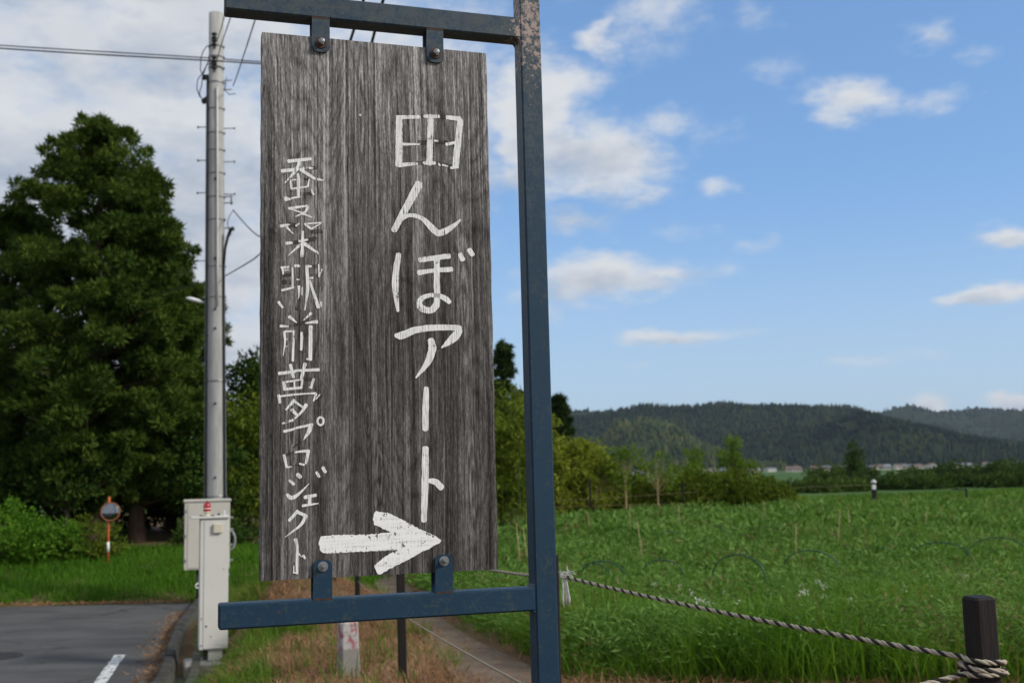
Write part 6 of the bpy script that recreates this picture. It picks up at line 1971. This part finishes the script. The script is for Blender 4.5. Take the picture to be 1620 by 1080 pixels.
for kk, (y, xl, xr, ztop, zc) in enumerate(HOOPS):
    g_ = float(ground_h((xl + xr) / 2, y))
    xm, hw = (xl + xr) / 2, (xr - xl) / 2 * 1.12
    pts = []
    for k in range(19):
        a = math.pi * k / 18
        pts.append((xm - hw * math.cos(a), y + 0.22 * math.cos(a), zc + (ztop + 0.07 - zc) * math.sin(a) if 0 < k < 18 else zc))
    pts = [(pts[0][0] - 0.03, pts[0][1], g_ - 0.1)] + pts + [(pts[-1][0] + 0.03, pts[-1][1], g_ - 0.1)]
    o = MB().tube(pts, 0.011, 6).build('plant_hoop', HOOP)
    tag(o, 'dark green plastic hoop arching out of the crop, ' + (ORD[:6] + ORD[-6:])[kk], 'hoop', 'plastic hoops over the crop rows')
BACK = [(3.39, 50.5, 1.1, 'back fence post behind the bamboo side of the field'), (8.13, 54.0, 0.82, 'back fence post in front of the twin trees'), (14.05, 60.0, 0.36, 'lone back fence post standing clear at the hedge end')]
prev = None
for (x, y, zt, lab) in BACK:
    g_ = gh(x, y)
    e = empty('field_post', (x, y, g_))
    tag(e, lab, 'post', 'back fence posts')
    MB().box((-0.042, -0.042, -0.3), (0.042, 0.042, zt - g_), 0.008).build('post_body', DARKWOOD, e)
o = MB().tube([(-3.07, 47.00, 0.05), (2.12, 50.00, 0.20), (3.37, 50.50, 0.18), (8.11, 54.00, 0.30), (14.05, 60.00, 0.29), (22.59, 70.00, 0.18)], 0.0045, 4).build('fence_wire', CANE)
tag(o, 'upper pale wire of the fence behind the crop field', 'wire', 'back fence wires')
o = MB().tube([(-3.08, 47.00, -0.19), (2.11, 50.00, -0.10), (3.36, 50.50, -0.12), (8.09, 54.00, -0.21), (11.97, 58.00, -0.41)], 0.0045, 4).build('fence_wire', CANE)
tag(o, 'lower pale wire of the fence behind the crop field', 'wire', 'back fence wires')
mk = empty('marker_post', (22.52, 70.0, gh(22.52, 70.0)))
tag(mk, 'dark post carrying a small white box, standing beyond the crop', 'post')
_h = 0.50 - gh(22.52, 70.0)
MB().box((-0.13, -0.13, -0.2), (0.13, 0.13, _h - 0.62), 0.01).build('post_body', DARKWOOD, mk)
MB().box((-0.10, -0.10, _h - 0.619), (0.10, 0.10, _h - 0.3), 0.01).build('white_box', WHITEP, mk)
MB().box((-0.13, -0.13, _h - 0.299), (0.13, 0.13, _h - 0.2), 0.01).build('collar', DARKWOOD, mk)
MB().lathe([(0.17, _h - 0.199), (0.16, _h - 0.1), (0.05, _h - 0.02), (0.0, _h)], sides=12).build('cap', CONDUIT, mk)
fr = empty('field_post', (29.09, 72.0, gh(29.09, 72.0)))
tag(fr, 'small dark post with a short rail near the right-hand paddy', 'post', 'back fence posts')
MB().box((-0.05, -0.05, -0.2), (0.05, 0.05, 0.91), 0.008).build('post_body', DARKWOOD, fr)
MB().box((-0.9, -0.03, 0.81), (-0.052, 0.03, 0.89), 0.008).build('rail', DARKWOOD, fr)


# ------------------------------------------------------------------ air: thin haze over the whole valley
hz = MB().box((-8000, -700, -9.5), (8000, 9500, 420)).build('haze', None)
_m = bpy.data.materials.new('haze_air')
_m.use_nodes = True
_m.node_tree.nodes.clear()
_N = Nodes(_m.node_tree)
_o, _v = _N.n('ShaderNodeOutputMaterial'), _N.n('ShaderNodeVolumePrincipled')
_v.inputs['Color'].default_value = (0.72, 0.83, 1.0, 1)
_v.inputs['Density'].default_value = 0.000045
_v.inputs['Anisotropy'].default_value = 0.2
_m.node_tree.links.new(_v.outputs[0], _o.inputs['Volume'])
_m.cycles.homogeneous_volume = True
hz.data.materials.append(_m)
tag(hz, 'thin blue haze hanging over the whole valley', 'haze', kind='stuff')
